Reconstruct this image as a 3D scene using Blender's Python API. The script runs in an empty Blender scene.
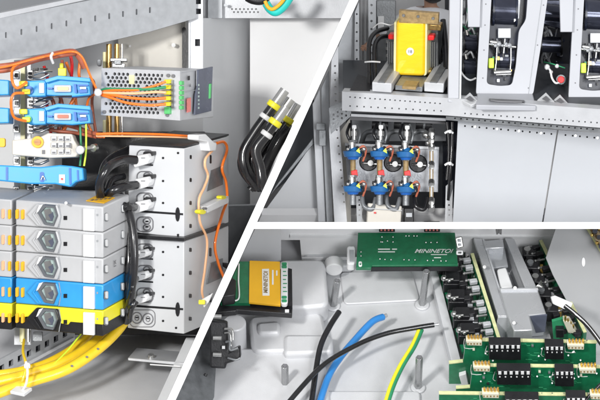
import bpy, bmesh, math, random
from mathutils import Vector as V, Matrix
from mathutils.geometry import tessellate_polygon
random.seed(7)
R = math.radians
D = 30.0
CAM = V((0, -D, 0))
col = bpy.context.scene.collection

# ------------------------------------------------------------------ materials
MATS = {}
def mat(name, c, rough=0.5, metal=0.0, var=0.08, scale=6.0, bump=0.0, bscale=60.0, emit=0, coat=0.0, stretch=None):
    if name in MATS: return MATS[name]
    m = bpy.data.materials.new(name); m.use_nodes = True
    nt = m.node_tree; b = nt.nodes['Principled BSDF']
    b.inputs['Roughness'].default_value = rough; b.inputs['Metallic'].default_value = metal
    b.inputs['Coat Weight'].default_value = coat
    tc = nt.nodes.new('ShaderNodeTexCoord')
    mp = nt.nodes.new('ShaderNodeMapping'); nt.links.new(tc.outputs['Object'], mp.inputs[0])
    if stretch: mp.inputs['Scale'].default_value = stretch
    n = nt.nodes.new('ShaderNodeTexNoise'); n.inputs['Scale'].default_value = scale; n.inputs['Detail'].default_value = 6
    nt.links.new(mp.outputs[0], n.inputs['Vector'])
    r = nt.nodes.new('ShaderNodeValToRGB')
    r.color_ramp.elements[0].position = 0.3; r.color_ramp.elements[1].position = 0.7
    r.color_ramp.elements[0].color = (*[x*(1-var) for x in c], 1)
    r.color_ramp.elements[1].color = (*[min(1, x*(1+var)) for x in c], 1)
    nt.links.new(n.outputs['Fac'], r.inputs[0]); nt.links.new(r.outputs[0], b.inputs['Base Color'])
    rr_ = nt.nodes.new('ShaderNodeMapRange'); rr_.inputs['To Min'].default_value = max(0.03, rough-0.1); rr_.inputs['To Max'].default_value = min(1, rough+0.1)
    nt.links.new(n.outputs['Fac'], rr_.inputs['Value']); nt.links.new(rr_.outputs[0], b.inputs['Roughness'])
    if bump:
        n2 = nt.nodes.new('ShaderNodeTexNoise'); n2.inputs['Scale'].default_value = bscale; n2.inputs['Detail'].default_value = 4
        nt.links.new(mp.outputs[0], n2.inputs['Vector'])
        bp = nt.nodes.new('ShaderNodeBump'); bp.inputs['Strength'].default_value = bump; bp.inputs['Distance'].default_value = 0.02
        nt.links.new(n2.outputs['Fac'], bp.inputs['Height']); nt.links.new(bp.outputs[0], b.inputs['Normal'])
    if emit:
        b.inputs['Emission Color'].default_value = (*c, 1); b.inputs['Emission Strength'].default_value = emit
    MATS[name] = m; return m
modp = mat('module_frame_paint', (0.42, 0.43, 0.46), 0.42, var=0.05, scale=2)
coverp = mat('cover_panel_paint', (0.37, 0.385, 0.41), 0.42, var=0.05, scale=2)
white_bar = mat('white_bar', (0.93,)*3, 0.9, var=0.01)
brightp = mat('bright_white_paint', (0.82, 0.82, 0.825), 0.5, var=0.02, scale=2)
shelfd = mat('dark_shelf_paint', (0.045, 0.05, 0.058), 0.4, var=0.3, scale=5)
wallw = mat('pale_wall_paint', (0.68, 0.68, 0.68), 0.6, var=0.03, scale=1.2)
wallg = mat('grey_wall_paint', (0.60, 0.605, 0.61), 0.45, var=0.05, scale=1.0)
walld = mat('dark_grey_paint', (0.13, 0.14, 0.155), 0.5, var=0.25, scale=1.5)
galv = mat('galvanised_steel', (0.42, 0.435, 0.455), 0.38, 0.3, var=0.07, scale=14, bump=0.03, bscale=120)
galvp = mat('worn_steel_plate', (0.30, 0.31, 0.33), 0.35, 0.4, var=0.2, scale=10, bump=0.08)
galvq = mat('grey_lacquered_plate', (0.23, 0.235, 0.24), 0.45, 0.1, var=0.06, scale=3)
galvl = mat('pale_galvanised_steel', (0.53, 0.54, 0.56), 0.38, 0.2, var=0.04, scale=8, bump=0.05)
galvd = mat('dull_galvanised_steel', (0.22, 0.23, 0.24), 0.4, 0.4, var=0.2, scale=12, bump=0.1)
alu = mat('brushed_aluminium', (0.56, 0.57, 0.59), 0.28, 0.5, var=0.03, scale=3, bump=0.0)
chrome = mat('bright_metal', (0.55, 0.55, 0.54), 0.28, 0.95, var=0.1)
steel = mat('turned_steel', (0.33, 0.335, 0.34), 0.25, 0.7, var=0.1)
castg = mat('cast_grey', (0.60, 0.605, 0.62), 0.36, 0.1, var=0.05, scale=4, bump=0.1, bscale=110)
beige = mat('beige_plastic', (0.62, 0.59, 0.53), 0.5, var=0.04)
creamw = mat('cream_header_plastic', (0.66, 0.63, 0.5), 0.45)
whitep = mat('white_plastic', (0.74, 0.745, 0.75), 0.42, var=0.03)
whitel = mat('white_lacquer', (0.60, 0.61, 0.625), 0.4, var=0.03, scale=2, bump=0.03)
greyp = mat('light_grey_plastic', (0.49, 0.495, 0.505), 0.45, var=0.04, bump=0.04)
blue = mat('blue_plastic', (0.035, 0.33, 0.72), 0.38, var=0.08, coat=0.2)
iblue = mat('insulator_blue', (0.012, 0.12, 0.33), 0.35, coat=0.3)
dblue = mat('deep_blue_plastic', (0.01, 0.11, 0.42), 0.4)
yellow = mat('yellow_plastic', (0.86, 0.78, 0.03), 0.4, var=0.05)
lime = mat('lime_plastic', (0.62, 0.85, 0.05), 0.4)
ycable = mat('yellow_cable_sheath', (0.86, 0.58, 0.02), 0.38, var=0.08, coat=0.3)
ylabel = mat('amber_sticker', (0.85, 0.46, 0.02), 0.5, var=0.04)
coil = mat('yellow_coil_tape', (0.88, 0.56, 0.01), 0.35, var=0.06, scale=5, stretch=(1, 1, 6), bump=0.15, bscale=30, coat=0.3)
black = mat('black_plastic', (0.012, 0.012, 0.014), 0.38, var=0.3, bump=0.1)
blackc = mat('black_cable_sheath', (0.01, 0.01, 0.012), 0.28, var=0.3, coat=0.4)
dark = mat('void_shade_tone', (0.018, 0.02, 0.028), 0.6, var=0.5, scale=9)  # near-black colour stands in for shade inside openings and cavities
navy = mat('navy_housing', (0.012, 0.016, 0.032), 0.3, var=0.5, scale=9)
drumm = mat('glossy_dark_drum', (0.05, 0.055, 0.08), 0.15, 0.6, var=0.2)
slate = mat('slate_faceplate', (0.09, 0.10, 0.14), 0.25, var=0.15)
orange = mat('orange_wire_sheath', (0.90, 0.19, 0.015), 0.38, var=0.06, coat=0.2)
peach = mat('peach_wire_sheath', (0.88, 0.48, 0.26), 0.4, var=0.06)
maroon = mat('red_brown_wire_sheath', (0.40, 0.11, 0.06), 0.4, var=0.25)
red = mat('red_plastic', (0.72, 0.02, 0.02), 0.35)
redl = mat('faded_red_label', (0.72, 0.22, 0.20), 0.5)
green = mat('green_plastic', (0.10, 0.50, 0.16), 0.4)
gwire = mat('green_wire_sheath', (0.03, 0.27, 0.12), 0.4)
pcb = mat('green_circuit_board', (0.008, 0.155, 0.065), 0.33, var=0.16, scale=14, bump=0.1, bscale=40, coat=0.5)
pcbe = mat('pale_board_edge', (0.62, 0.64, 0.34), 0.5, var=0.15, scale=20)
silk = mat('white_silkscreen', (0.82, 0.84, 0.82), 0.6, var=0.02)
gold = mat('gold_pin', (0.75, 0.52, 0.16), 0.25, 0.9, var=0.1)
brass = mat('brass_rod', (0.42, 0.27, 0.10), 0.3, 0.85, var=0.25, stretch=(6, 6, 1))
cream = mat('cream_rail', (0.78, 0.74, 0.42), 0.4, var=0.1)
lens = mat('grey_green_lens', (0.42, 0.52, 0.50), 0.12, 0.3, var=0.3, scale=20, coat=0.8)
skin = mat('skin', (0.50, 0.29, 0.20), 0.5)
hair = mat('black_hair', (0.015, 0.012, 0.012), 0.5, bump=0.4)
shirt = mat('white_shirt_cloth', (0.86, 0.87, 0.9), 0.85, var=0.05, bump=0.3, bscale=14)
cyan = mat('cyan_sheath', (0.02, 0.62, 0.55), 0.4)
cblue = mat('blue_cable_sheath', (0.03, 0.22, 0.58), 0.35, var=0.08, coat=0.3)
ink = mat('grey_print', (0.16, 0.16, 0.17), 0.6)
brown = mat('brown_board', (0.28, 0.19, 0.08), 0.5, var=0.3, scale=25)

# ------------------------------------------------------------------ geometry helpers
def P(px, py, Y=0.0):
    t = (Y + D) / D
    return V(((px-300)/100*t, Y, (200-py)/100*t))
def basis(yaw, pitch):
    a, p = R(yaw), R(pitch)
    def rot(x, y, z): return V((x, y*math.cos(p)-z*math.sin(p), y*math.sin(p)+z*math.cos(p)))
    return rot(math.cos(a), -math.sin(a), 0), rot(math.sin(a), math.cos(a), 0), rot(0, 0, 1)
X0, Y0, Z0 = V((1, 0, 0)), V((0, 1, 0)), V((0, 0, 1))
X1, Y1, Z1 = basis(22, 13)
XP, YP_, ZP = basis(22, 4)
XW, YW, ZW = basis(22, 8)
X2, Y2, Z2 = basis(13, 20)
X3, Y3, Z3 = basis(0, 45)
class Pl:
    def __init__(s, o, u, v):
        s.o, s.u = o, u.normalized(); n = u.cross(v).normalized()
        if n.y > 0: n = -n
        s.n = n; s.v = (v - v.project(s.u)).normalized()
    def at(s, px, py, off=0.0):
        d = V(((px-300)/100, D, (200-py)/100))
        t = (s.o + s.n*off - CAM).dot(s.n) / d.dot(s.n)
        return CAM + d*t
def Flat(Y): return Pl(V((0, Y, 0)), X0, Z0)
def Sl(p, q, v=Z0): return Pl(p, q-p, v)
SPLIT = set('copper_track silkscreen_line solder_joint coil clamp_inset side_slot moulding_line screw bolt pin cap relay terminal terminal_block coil_edge wire_clamp capacitor resistor brass_foot wire_gate connector recess connector_slot bracket inset latch screw_collar side_recess side_rivet contact terminal_screw upper_rod lower_rod side_rod core_lamination insulator slot socket_slot nut white_mark clip label_line screw_hole lead body_piece switch_cap printed_line contact_pad drum terminal_strip'.split())
class MB:
    def __init__(s): s.v = []; s.f = []; s.k = []
    def _add(s, vs, fs):
        k = len(s.v); s.k.append((k, k+len(vs), len(s.f), len(s.f)+len(fs))); s.v += vs; s.f += [tuple(i+k for i in f) for f in fs]; return s
    def pts(s, front, th_vec, holes=()):
        """closed prism from a planar 3-D outline (with holes) pushed along th_vec"""
        loops = [list(front)] + [list(h) for h in holes]
        flat = [p for l in loops for p in l]; n = len(flat)
        if holes: cap = [tuple(t) for t in tessellate_polygon(loops)]
        else: cap = [tuple(range(n))]
        fs = list(cap) + [tuple(i+n for i in reversed(c)) for c in cap]
        k = 0
        for l in loops:
            m = len(l)
            for i in range(m):
                a, b = k+i, k+(i+1) % m
                fs.append((a, b, b+n, a+n))
            k += m
        return s._add(flat + [p + th_vec for p in flat], fs)
    def prism(s, pl, pts, th, off=0.0, holes=(), d=None):
        dv = (d if d is not None else -pl.n) * th
        return s.pts([pl.at(x, y, off) for x, y in pts], dv, [[pl.at(x, y, off) for x, y in h] for h in holes])
    def box(s, o, a, b, c): return s.pts([o, o+a, o+a+b, o+b], c)
    def cyl(s, p, q, r, r2=None, n=14):
        r2 = r if r2 is None else r2
        z = (q-p).normalized(); x = z.orthogonal().normalized(); y = z.cross(x)
        vs = []
        for c, rad in ((p, r), (q, r2)):
            vs += [c + (x*math.cos(2*math.pi*i/n) + y*math.sin(2*math.pi*i/n))*rad for i in range(n)]
        fs = [(i, (i+1) % n, n+(i+1) % n, n+i) for i in range(n)] + [tuple(reversed(range(n))), tuple(range(n, 2*n))]
        return s._add(vs, fs)
    def tube(s, pts, r, n=10, sub=7, closed=False):
        pts = [V(p) for p in pts]
        if len(pts) > 2:
            out = []; m = len(pts)
            rng = range(m) if closed else range(m-1)
            for i in rng:
                if closed: p0, p1, p2, p3 = pts[i-1], pts[i], pts[(i+1) % m], pts[(i+2) % m]
                else: p0, p1, p2, p3 = pts[max(i-1, 0)], pts[i], pts[i+1], pts[min(i+2, m-1)]
                for k in range(sub):
                    t = k/sub
                    out.append(0.5*((2*p1)+(p2-p0)*t+(2*p0-5*p1+4*p2-p3)*t*t+(3*p1-p0-3*p2+p3)*t**3))
            if not closed: out.append(pts[-1])
            pts = out
        m = len(pts); x = None; vs = []
        for i, p in enumerate(pts):
            a = pts[(i-1) % m] if closed else pts[max(i-1, 0)]; b = pts[(i+1) % m] if closed else pts[min(i+1, m-1)]
            z = (b-a).normalized()
            x = z.orthogonal().normalized() if x is None else (x - z*x.dot(z)).normalized()
            y = z.cross(x)
            vs += [p + (x*math.cos(2*math.pi*j/n)+y*math.sin(2*math.pi*j/n))*r for j in range(n)]
        fs = []
        for i in range(m if closed else m-1):
            for j in range(n):
                a, b = i*n+j, i*n+(j+1) % n; k = ((i+1) % m)*n
                fs.append((a, b, k+(j+1) % n, k+j))
        if not closed: fs += [tuple(reversed(range(n))), tuple(range((m-1)*n, m*n))]
        return s._add(vs, fs)
    def ball(s, c, r, sq=(1, 1, 1), n=12, m=8):
        vs = [c + V((0, 0, r*sq[2]))]
        for i in range(1, m):
            a = math.pi*i/m
            vs += [c + V((math.sin(a)*math.cos(2*math.pi*j/n)*r*sq[0], math.sin(a)*math.sin(2*math.pi*j/n)*r*sq[1], math.cos(a)*r*sq[2])) for j in range(n)]
        vs.append(c - V((0, 0, r*sq[2])))
        fs = [(0, 1+j, 1+(j+1) % n) for j in range(n)]
        for i in range(m-2):
            fs += [(1+i*n+j, 1+(i+1)*n+j, 1+(i+1)*n+(j+1) % n, 1+i*n+(j+1) % n) for j in range(n)]
        fs += [(len(vs)-1, 1+(m-2)*n+(j+1) % n, 1+(m-2)*n+j) for j in range(n)]
        return s._add(vs, fs)
    def build(s, name, m, parent=None, bevel=0.0, label=None):
        if name in SPLIT and parent is not None and len(s.k) > 1:
            for (v0, v1, f0, f1) in s.k:
                q = MB(); q.v = s.v[v0:v1]; q.f = [tuple(i-v0 for i in f) for f in s.f[f0:f1]]; q.k = [(0, v1-v0, 0, f1-f0)]
                o = q.build(name, m, parent, bevel, label)
            return o
        off = V((0, 0, 0)); q = parent
        while q is not None: off += q.location; q = q.parent
        if parent is None:
            xs = [p.x for p in s.v]; ys = [p.y for p in s.v]; zs = [p.z for p in s.v]
            off = V(((min(xs)+max(xs))/2, (min(ys)+max(ys))/2, min(zs)))
        me = bpy.data.meshes.new(name)
        me.from_pydata([p-off for p in s.v], [], s.f)
        bm = bmesh.new(); bm.from_mesh(me); bmesh.ops.recalc_face_normals(bm, faces=bm.faces[:]); bm.to_mesh(me); bm.free()
        me.polygons.foreach_set('use_smooth', [True]*len(me.polygons))
        me.set_sharp_from_angle(angle=R(38))
        me.materials.append(m)
        o = bpy.data.objects.new(name, me); col.objects.link(o)
        if parent is None: o.location = off
        else: o.parent = parent
        if bevel:
            b = o.modifiers.new('bevel', 'BEVEL'); b.width = bevel; b.segments = 2; b.limit_method = 'ANGLE'; b.angle_limit = R(40); b.harden_normals = False
        if label: o['label'] = label
        return o
def tag(o, label, cat=None, group=None, kind=None):
    if label: o['label'] = label
    if cat: o['category'] = cat
    if group: o['group'] = group
    if kind: o['kind'] = kind
    return o
def thing(name, loc, label, cat, group=None):
    o = bpy.data.objects.new(name, None); o.empty_display_size = 0.1; col.objects.link(o); o.location = loc
    return tag(o, label, cat, group)
def dup(root, delta, label):
    def cp(o, par):
        c = o.copy(); col.objects.link(c); c.parent = par
        for ch in list(o.children): cp(ch, c)
        return c
    c = cp(root, None); c.location = root.location + delta; c['label'] = label; return c
def rect(x0, y0, x1, y1): return [(x0, y0), (x1, y0), (x1, y1), (x0, y1)]
def circ(cx, cy, rx, ry=None, n=14, a0=0):
    ry = rx if ry is None else ry
    return [(cx+rx*math.cos(2*math.pi*i/n+a0), cy+ry*math.sin(2*math.pi*i/n+a0)) for i in range(n)]
def rr(x0, y0, x1, y1, r):
    o = []
    for cx, cy, a in ((x1-r, y0+r, -90), (x1-r, y1-r, 0), (x0+r, y1-r, 90), (x0+r, y0+r, 180)):
        o += [(cx+r*math.cos(R(a+k*22.5)), cy+r*math.sin(R(a+k*22.5))) for k in range(5)]
    return o
def rnd(pts, r):
    """round the corners of a pixel outline"""
    out = []; n = len(pts)
    for i in range(n):
        a, b, c = V(pts[i-1]), V(pts[i]), V(pts[(i+1) % n])
        u, w = a-b, c-b; k = min(r, u.length*0.45, w.length*0.45)
        p, q = b+u.normalized()*k, b+w.normalized()*k
        for t in (0, .25, .5, .75, 1):
            z = p*(1-t)**2 + b*2*t*(1-t) + q*t*t; out.append((z.x, z.y))
    return out
def text(pl, px, py, s, size, m, parent, off=0.004, rot=0, shear=0, name='lettering', sx=1):
    cu = bpy.data.curves.new('t', 'FONT'); cu.body = s; cu.size = size; cu.shear = shear; cu.extrude = 0.001
    cu.align_x = 'CENTER'; cu.align_y = 'CENTER'; cu.offset = size*0.012
    o = bpy.data.objects.new('t', cu); col.objects.link(o)
    bpy.context.view_layer.update()
    me = bpy.data.meshes.new_from_object(o.evaluated_get(bpy.context.evaluated_depsgraph_get()))
    bpy.data.objects.remove(o); me.materials.clear(); me.materials.append(m)
    u = pl.u; n = pl.n; v = n.cross(u)
    M = Matrix((u, v, n)).transposed().to_4x4(); M.translation = pl.at(px, py, off)
    M = M @ Matrix.Rotation(R(rot), 4, 'Z') @ Matrix.Diagonal((sx, 1, 1, 1))
    w = V((0, 0, 0)); q = parent
    while q is not None: w += q.location; q = q.parent
    M.translation -= w
    me.transform(M)
    o = bpy.data.objects.new(name, me); col.objects.link(o); o.parent = parent
    return o
def diag(y): return 354 - 0.4565*y            # centre line of the slanted partition, in pixels

# ------------------------------------------------------------------ setting: partition and the three back walls
m = MB()
bk = 3.4
def bar(a, b, w0, w1, fy=-0.65):      # a tapering upright panel that runs back from Y=-1 to the walls
    d = V((b[0]-a[0], b[1]-a[1])).normalized(); n_ = V((-d.y, d.x))
    f = [P(p[0]+s*n_.x*w0, p[1]+s*n_.y*w0, fy) for p, s in ((a, 1), (b, 1), (b, -1), (a, -1))]
    g = [P(p[0]+s*n_.x*w1, p[1]+s*n_.y*w1, bk) for p, s in ((a, 1), (b, 1), (b, -1), (a, -1))]
    m._add(f+g, [(0, 1, 2, 3), (7, 6, 5, 4), (0, 1, 5, 4), (1, 2, 6, 5), (2, 3, 7, 6), (3, 0, 4, 7)])
bar((diag(-40), -40), (diag(450), 450), 3.9, 1.0)
bar((diag(225.5)+.5, 225.5), (680, 225.5), 3.4, 1.0, -0.645)
tag(m.build('partition_wall', white_bar), 'white partition wall, slanted upright joined by a level shelf, dividing the three bays', 'partition')

def wall(name, pts, Y, mt, th=0.1):
    o = MB().prism(Flat(Y), pts, th).build(name, mt); o['kind'] = 'structure'; return o
wall('wall', [(-60, -60), (diag(-60), -60), (diag(450), 450), (-60, 450)], 3.3, wallw)
wall('wall', [(diag(-60), -60), (660, -60), (660, 225.5), (diag(225), 225.5)], 3.3, wallw)
wall('wall', [(diag(226), 226), (660, 226), (660, 450), (diag(450), 450)], 3.3, wallw)

# =================================================================== BAY 1: terminal rail cabinet (left)
# floor plate
fl1 = Pl(P(100, 350, 0.6), X1, Y1)
m = MB().pts([P(-60, 470, -0.5), P(diag(470)-6, 470, -0.5), P(diag(336)-3, 336, 1.9), P(-60, 325, 2.6)], V((0, 0.03, -0.12)))
o = m.build('floor', castg); o['kind'] = 'structure'
# backing panels
t = thing('back_panel', P(60, 300, 2.6), 'grey cabinet back panel behind the terminal rail, with screws and a dark slot', 'panel')
bp = Flat(2.2)
MB().prism(bp, [(-60, -60), (203, -60), (203, 145), (-60, 330)], 0.06).build('sheet', wallg, t)
MB().prism(Flat(2.05), [(118, 26), (186, 10), (186, 95), (118, 95)], 0.05).build('cover_plate', beige, t, 0.01)
MB().prism(Flat(2.0), rr(182, 27, 186, 88, 2), 0.04).prism(Flat(2.0), circ(188, 51, 1.6), 0.03).build('slot', black, t)
m = MB()
for x, y in ((173.5, 13.5), (173.5, 45), (130, 46)):
    m.cyl(P(x, y, 1.98), P(x, y, 1.92), 0.022 if x > 150 else .012)
m.build('screw', chrome, t)
t = thing('wall_sheet', P(226, 230, 2.6), 'smooth grey steel side panel right of the white control stack', 'panel')
MB().pts([P(203, 18, 2.2), P(252, 18, 2.9), P(252, 230, 2.9), P(203, 340, 2.2)], V((0, .05, 0))).build('sheet', whitel, t)
MB().pts([P(226, 206, 2.3), P(diag(206)-4, 206, 2.5), P(diag(300)-4, 300, 2.5), P(203, 300, 2.2), P(226, 232, 2.3)], V((0, .05, 0))).build('lower_shade_plate', galv, t)  # grey plate puts the shading low on this panel into colour
MB().tube([P(224, 206, 2.2), P(258, 205, 2.35)], 0.012).build('ridge', galv, t)
t = thing('wall_cover', P(300, 110, 2.7), 'pale blank cover plate at the top right of the left bay', 'panel')
MB().prism(Flat(2.75), [(250, 19), (diag(19)-4, 19), (diag(205)-4, 205), (250, 205)], 0.05).build('sheet', brightp, t)
t = thing('upper_rail', P(270, 18, 2.6), 'pale perforated rail along the top edge behind the blank cover', 'rail')
ho = [circ(232+(i % 7)*4+(i//7)*2, 9+(i//7)*3, 1.0, n=8) for i in range(14)]
MB().prism(Flat(2.4), [(204, -30), (diag(-30)-4, -30), (diag(18)-4, 18), (204, 18)], 0.05, holes=ho).build('sheet', galvl, t)
MB().prism(Flat(2.3), rect(208, -30, 222, 18), .06).prism(Flat(2.24), circ(225.5, 5, 1.6), .05).build('strip', galv, t)
t = thing('hand_grip', P(258, 4, 1.6), 'dark rounded grip at the very top of the left bay', 'handle')
MB().tube([P(247, -3, 1.6), P(253, 0, 1.6), P(262, 0.5, 1.6), P(269, -5, 1.6)], 0.045).build('grip', black, t)
t = thing('striped_cable', P(275, 12, 1.5), 'cyan and yellow cable end beside the dark grip', 'cable')
MB().tube([P(266, 3, 1.5), P(270, 9, 1.5), P(276, 12, 1.5), P(284, 6, 1.5), P(292, -6, 1.5)], 0.045).build('sheath', cyan, t)
MB().tube([P(265, 1, 1.45), P(268, 7, 1.44), P(273, 9, 1.44), P(281, 3, 1.44), P(288, -7, 1.45)], 0.02).build('stripe', ylabel, t)

# big slotted beam
bl = Sl(P(-20, 40, 0.3), P(200, 0, 1.7))
t = thing('mounting_beam', P(60, 50, 0.6), 'long grey steel beam with a row of small slots crossing above the terminals', 'beam')
sl = []
for i in range(11):
    x = 6+i*15.6-i*i*0.12; y = 35-i*3.2+i*i*.07
    sl.append(rr(x-0.9, y-3, x+0.9, y+3, 0.85))
MB().prism(bl, [(-30, 24), (100, -2), (196, -22), (196, 9), (150, 21), (-30, 59)], 0.05, holes=sl).build('web', galv, t)
MB().pts([bl.at(-30, 59), bl.at(150, 21), bl.at(196, 9), bl.at(196, 18), bl.at(150, 31.5), bl.at(75, 49), bl.at(-30, 65)], V((0, .35, .02))).build('flange', galv, t)
MB().prism(bl, [(-30, 19), (105, -8), (200, -30), (200, -26), (103, -4), (-30, 24.6)], 0.35, off=.01).build('top_lip', galvl, t)
t = thing('dark_roof_plate', P(30, 16, 1.6), 'dark grey roof plate above the slotted beam', 'panel')
MB().prism(Flat(1.9), [(-60, -60), (203, -60), (203, -5), (-60, 30)], 0.05).build('sheet', walld, t)  # plain dark grey sheet above the beam
# post with square holes
t = thing('cabinet_post', P(197, 70, 1.8), 'galvanised upright with square holes right of the slotted beam', 'post')
MB().prism(Flat(1.75), rect(190, -30, 203, 72), 0.05, holes=[rect(195.5, -1, 201, 4), rect(195.5, 8.5, 201, 14), rect(195, 39, 200, 46)]).build('face', galvl, t, 0)
MB().prism(Flat(1.83), rect(193, -10, 202, 50), 0.02).build('hole_shade_back', dark, t)  # dark sheet puts shade behind the square holes
MB().prism(Flat(1.73), rect(188.5, -30, 190, 72), 0.3).build('edge', galv, t)

# rods and rail
def rods(y0, y1, Y, label):
    t = thing('mounting_rod_pair', P(113, y1, Y), label, 'rods', 'brass coloured rods behind the power supply')
    for x, w, mt in ((109, 3.0, brass), (117, 2.8, brass), (122, 1.4, chrome), (104.5, 1.8, cream)):
        MB().cyl(P(x, y0+(8 if mt is cream else 0), Y), P(x, y1, Y), w/100).build('rod', mt, t)
    return t
rods(44, 72, 1.3, 'brass rods rising above the perforated power supply')
rods(112, 136, 1.3, 'brass rods below the perforated power supply')
t = thing('din_rail', P(23, 330, .9), 'upright cream and chrome mounting rail carrying the blue terminals', 'rail')
MB().prism(Flat(.85), rect(20.5, 60, 25, 345), .04).build('cream_strip', cream, t, .004)
MB().prism(Flat(.93), rect(14, 60, 31, 345), .04).build('base_strip', galvl, t, .004)
# rail clips
def clip(y, label):
    t = thing('rail_clip', P(35, y+6, .6), label, 'clip', 'metal clips on the mounting rail')
    f = Flat(.62)
    MB().prism(f, rect(13, y-4, 19, y+4), .1).prism(f, rect(27, y-5, 33, y+5), .12).prism(f, rect(35, y-4.5, 48, y-1.5), .1).build('bracket', chrome, t, .006)
    MB().prism(f, rect(28.2, y-3, 31.6, y-.7), .05, off=.06).prism(f, rect(28.2, y+.8, 31.6, y+3), .05, off=.06).prism(f, rect(14.5, y-2, 17.5, y+2), .05, off=.06).build('inset', black, t)
    MB().tube([P(33, y+3, .55), P(40, y+3.5, .5), P(49, y-.5, .5)], .013).tube([P(34, y-.5, .5), P(44, y-3.5, .5), P(52, y-4, .55)], .012).build('spring', chrome, t)
    MB().prism(f, rect(33, y-7.5, 38, y-4.5), .1).prism(f, rect(40, y-7, 47, y-5.6), .1).build('latch', black, t)
for y, s in ((75, 'above the top blue terminal'), (103, 'between the two upper blue terminals'), (128.5, 'just above the beige terminal'), (160.5, 'between the beige and the lowest blue terminal'), (190, 'below the lowest blue terminal')):
    clip(y, 'chrome rail clip ' + s)
# blue terminals
def blue_terminal(dy, label, kind):
    t = thing('fuse_terminal', P(55, 97+dy, .3), label, 'terminal', 'blue fuse terminals on the rail')
    f = Flat(.1)
    def q(pts): return [(x, y+dy) for x, y in pts]
    MB().prism(f, q([(-20, 78), (9, 80), (9, 95), (-20, 96)]), .5).build('rear_body', blue, t, .012)
    MB().prism(f, q([(24, 81), (46, 80), (46, 96.5), (30, 97), (24, 93)]), .45).build('socket_body', blue, t, .012)
    MB().prism(f, q([(46, 80.5), (56, 77), (89, 80), (91, 95), (72, 97), (46, 95.5)]), .42, off=-.03).build('lever_body', blue, t, .012)
    MB().prism(f, q([(44, 79.5), (58, 75.5), (90, 78), (90.5, 82), (58, 79.5), (46, 83)]), .1, off=.05).build('lever_rim', blue, t, .006)
    MB().prism(f, q(rect(39, 83, 44, 93)), .06, off=.03).build('marker', whitep, t, .004)
    MB().prism(f, q(rr(54, 85, 71, 92, 1.2)), .06, off=.02).build('fuse_holder', greyp, t, .005)
    MB().prism(f, q(rr(57.5, 86.7, 68.5, 90.2, .8)), .03, off=.035).build('fuse_insert', peach if dy < 20 else maroon, t)
    MB().prism(f, q(rect(47.5, 87.5, 52.5, 89)), .04, off=.01).prism(f, q(rect(78, 84.5, 88, 86)), .04, off=.01).prism(f, q([(78, 90), (87, 89), (87, 92.5), (79, 93)]), .04, off=.01).prism(f, q([(74, 84), (76, 84), (77, 93), (75, 93)]), .04, off=.01).build('recess', dblue, t)
    MB().prism(f, q(rect(80, 86.8, 86, 89)), .03, off=.03).build('catch', whitep if kind else greyp, t)
    MB().prism(f, q(rr(19, 81, 27, 86, 1)), .12, off=.08).prism(f, q(rr(22, 89, 30, 94, 1)), .12, off=.08).build('wire_clamp', yellow, t, .006)
    if kind: MB().prism(f, q(circ(29, 90, 4.2)), .05, off=.04).build('dial', dblue, t)
    else: MB().prism(f, q(circ(28, 91, 3.6)), .05, off=.04).build('dial', green, t)
blue_terminal(0, 'topmost blue fuse terminal, under the red brown wire bundle', 1)
blue_terminal(28, 'second blue fuse terminal, directly below the topmost blue one', 0)
t = thing('blue_connector', P(50, 188, .2), 'lowest blue terminal, with small white sticker, below the beige one', 'terminal')
f = Flat(.05)
MB().prism(f, [(-20, 164), (40, 167), (60, 165), (72, 166), (83, 168), (84, 180), (76, 182), (70, 187), (55, 184), (30, 184), (-20, 179)], .45).build('body', blue, t, .014)
MB().prism(f, rect(59, 174.5, 65, 183), .02, off=.015).build('sticker', whitep, t)
MB().prism(f, circ(62, 179, 1.2), .02, off=.025).build('mark', red, t)
MB().prism(f, rr(40, 172, 44, 182, 1.5), .03, off=.012).prism(f, rect(6, 167, 8, 180), .03, off=.012).prism(f, [(69, 168), (71, 168), (71.5, 184), (69.5, 185)], .03, off=.012).prism(f, [(77, 170), (78.5, 170), (79, 181), (77.5, 181)], .03, off=.012).build('recess', dblue, t)
MB().tube([f.at(41, 180, .03), f.at(43, 176, .03), f.at(45, 180, .03)], .006).build('spring', chrome, t)
t = thing('beige_terminal', P(50, 158, .2), 'beige terminal with an amber screw, between two blue terminals', 'terminal')
f = Flat(.08)
MB().prism(f, [(12, 140), (24, 139), (40, 137), (48, 133), (72, 134), (74, 140), (80, 150), (76, 157), (50, 158), (24, 156), (12, 155)], .45).build('body', beige, t, .012)
MB().prism(f, circ(37.5, 142, 6), .05, off=.03).prism(f, rr(-6, 138, 5, 147, 2), .1).build('screw_collar', ylabel, t, .004)
MB().prism(f, circ(37.5, 142, 3.2), .05, off=.05).build('screw', orange, t)
MB().prism(f, rect(34.3, 141.3, 40.5, 142.5), .01, off=.056).build('screw_slot', brown, t)
m = MB()
for i in range(3):
    for j in range(3): m.prism(f, rect(51+i*7, 136+j*6.6, 56.5+i*7, 141+j*6.6), .03, off=.025)
m.build('wire_gate', greyp, t, .004)
for i in range(3):
    for j in range(3): MB().prism(f, rect(52.2+i*7, 138.6+j*6.6, 55.4+i*7, 140.2+j*6.6), .01, off=.03).build('gate_slit', ink, t)
MB().prism(f, rect(57.2, 143, 58, 148), .02, off=.02).prism(f, rect(64, 136, 64.9, 153), .02, off=.012).prism(f, rect(42, 150, 45, 154), .02, off=.012).prism(f, rect(69.5, 143, 71, 148), .02, off=.04).build('recess', ink, t)
MB().ball(P(80, 150, -.02), .045).build('plug', whitep, t)
MB().cyl(P(84, 148.5, .2), P(96, 147.5, .3), .022).cyl(P(93, 148, .26), P(95.5, 147.5, .3), .04).build('pin', chrome, t)

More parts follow.
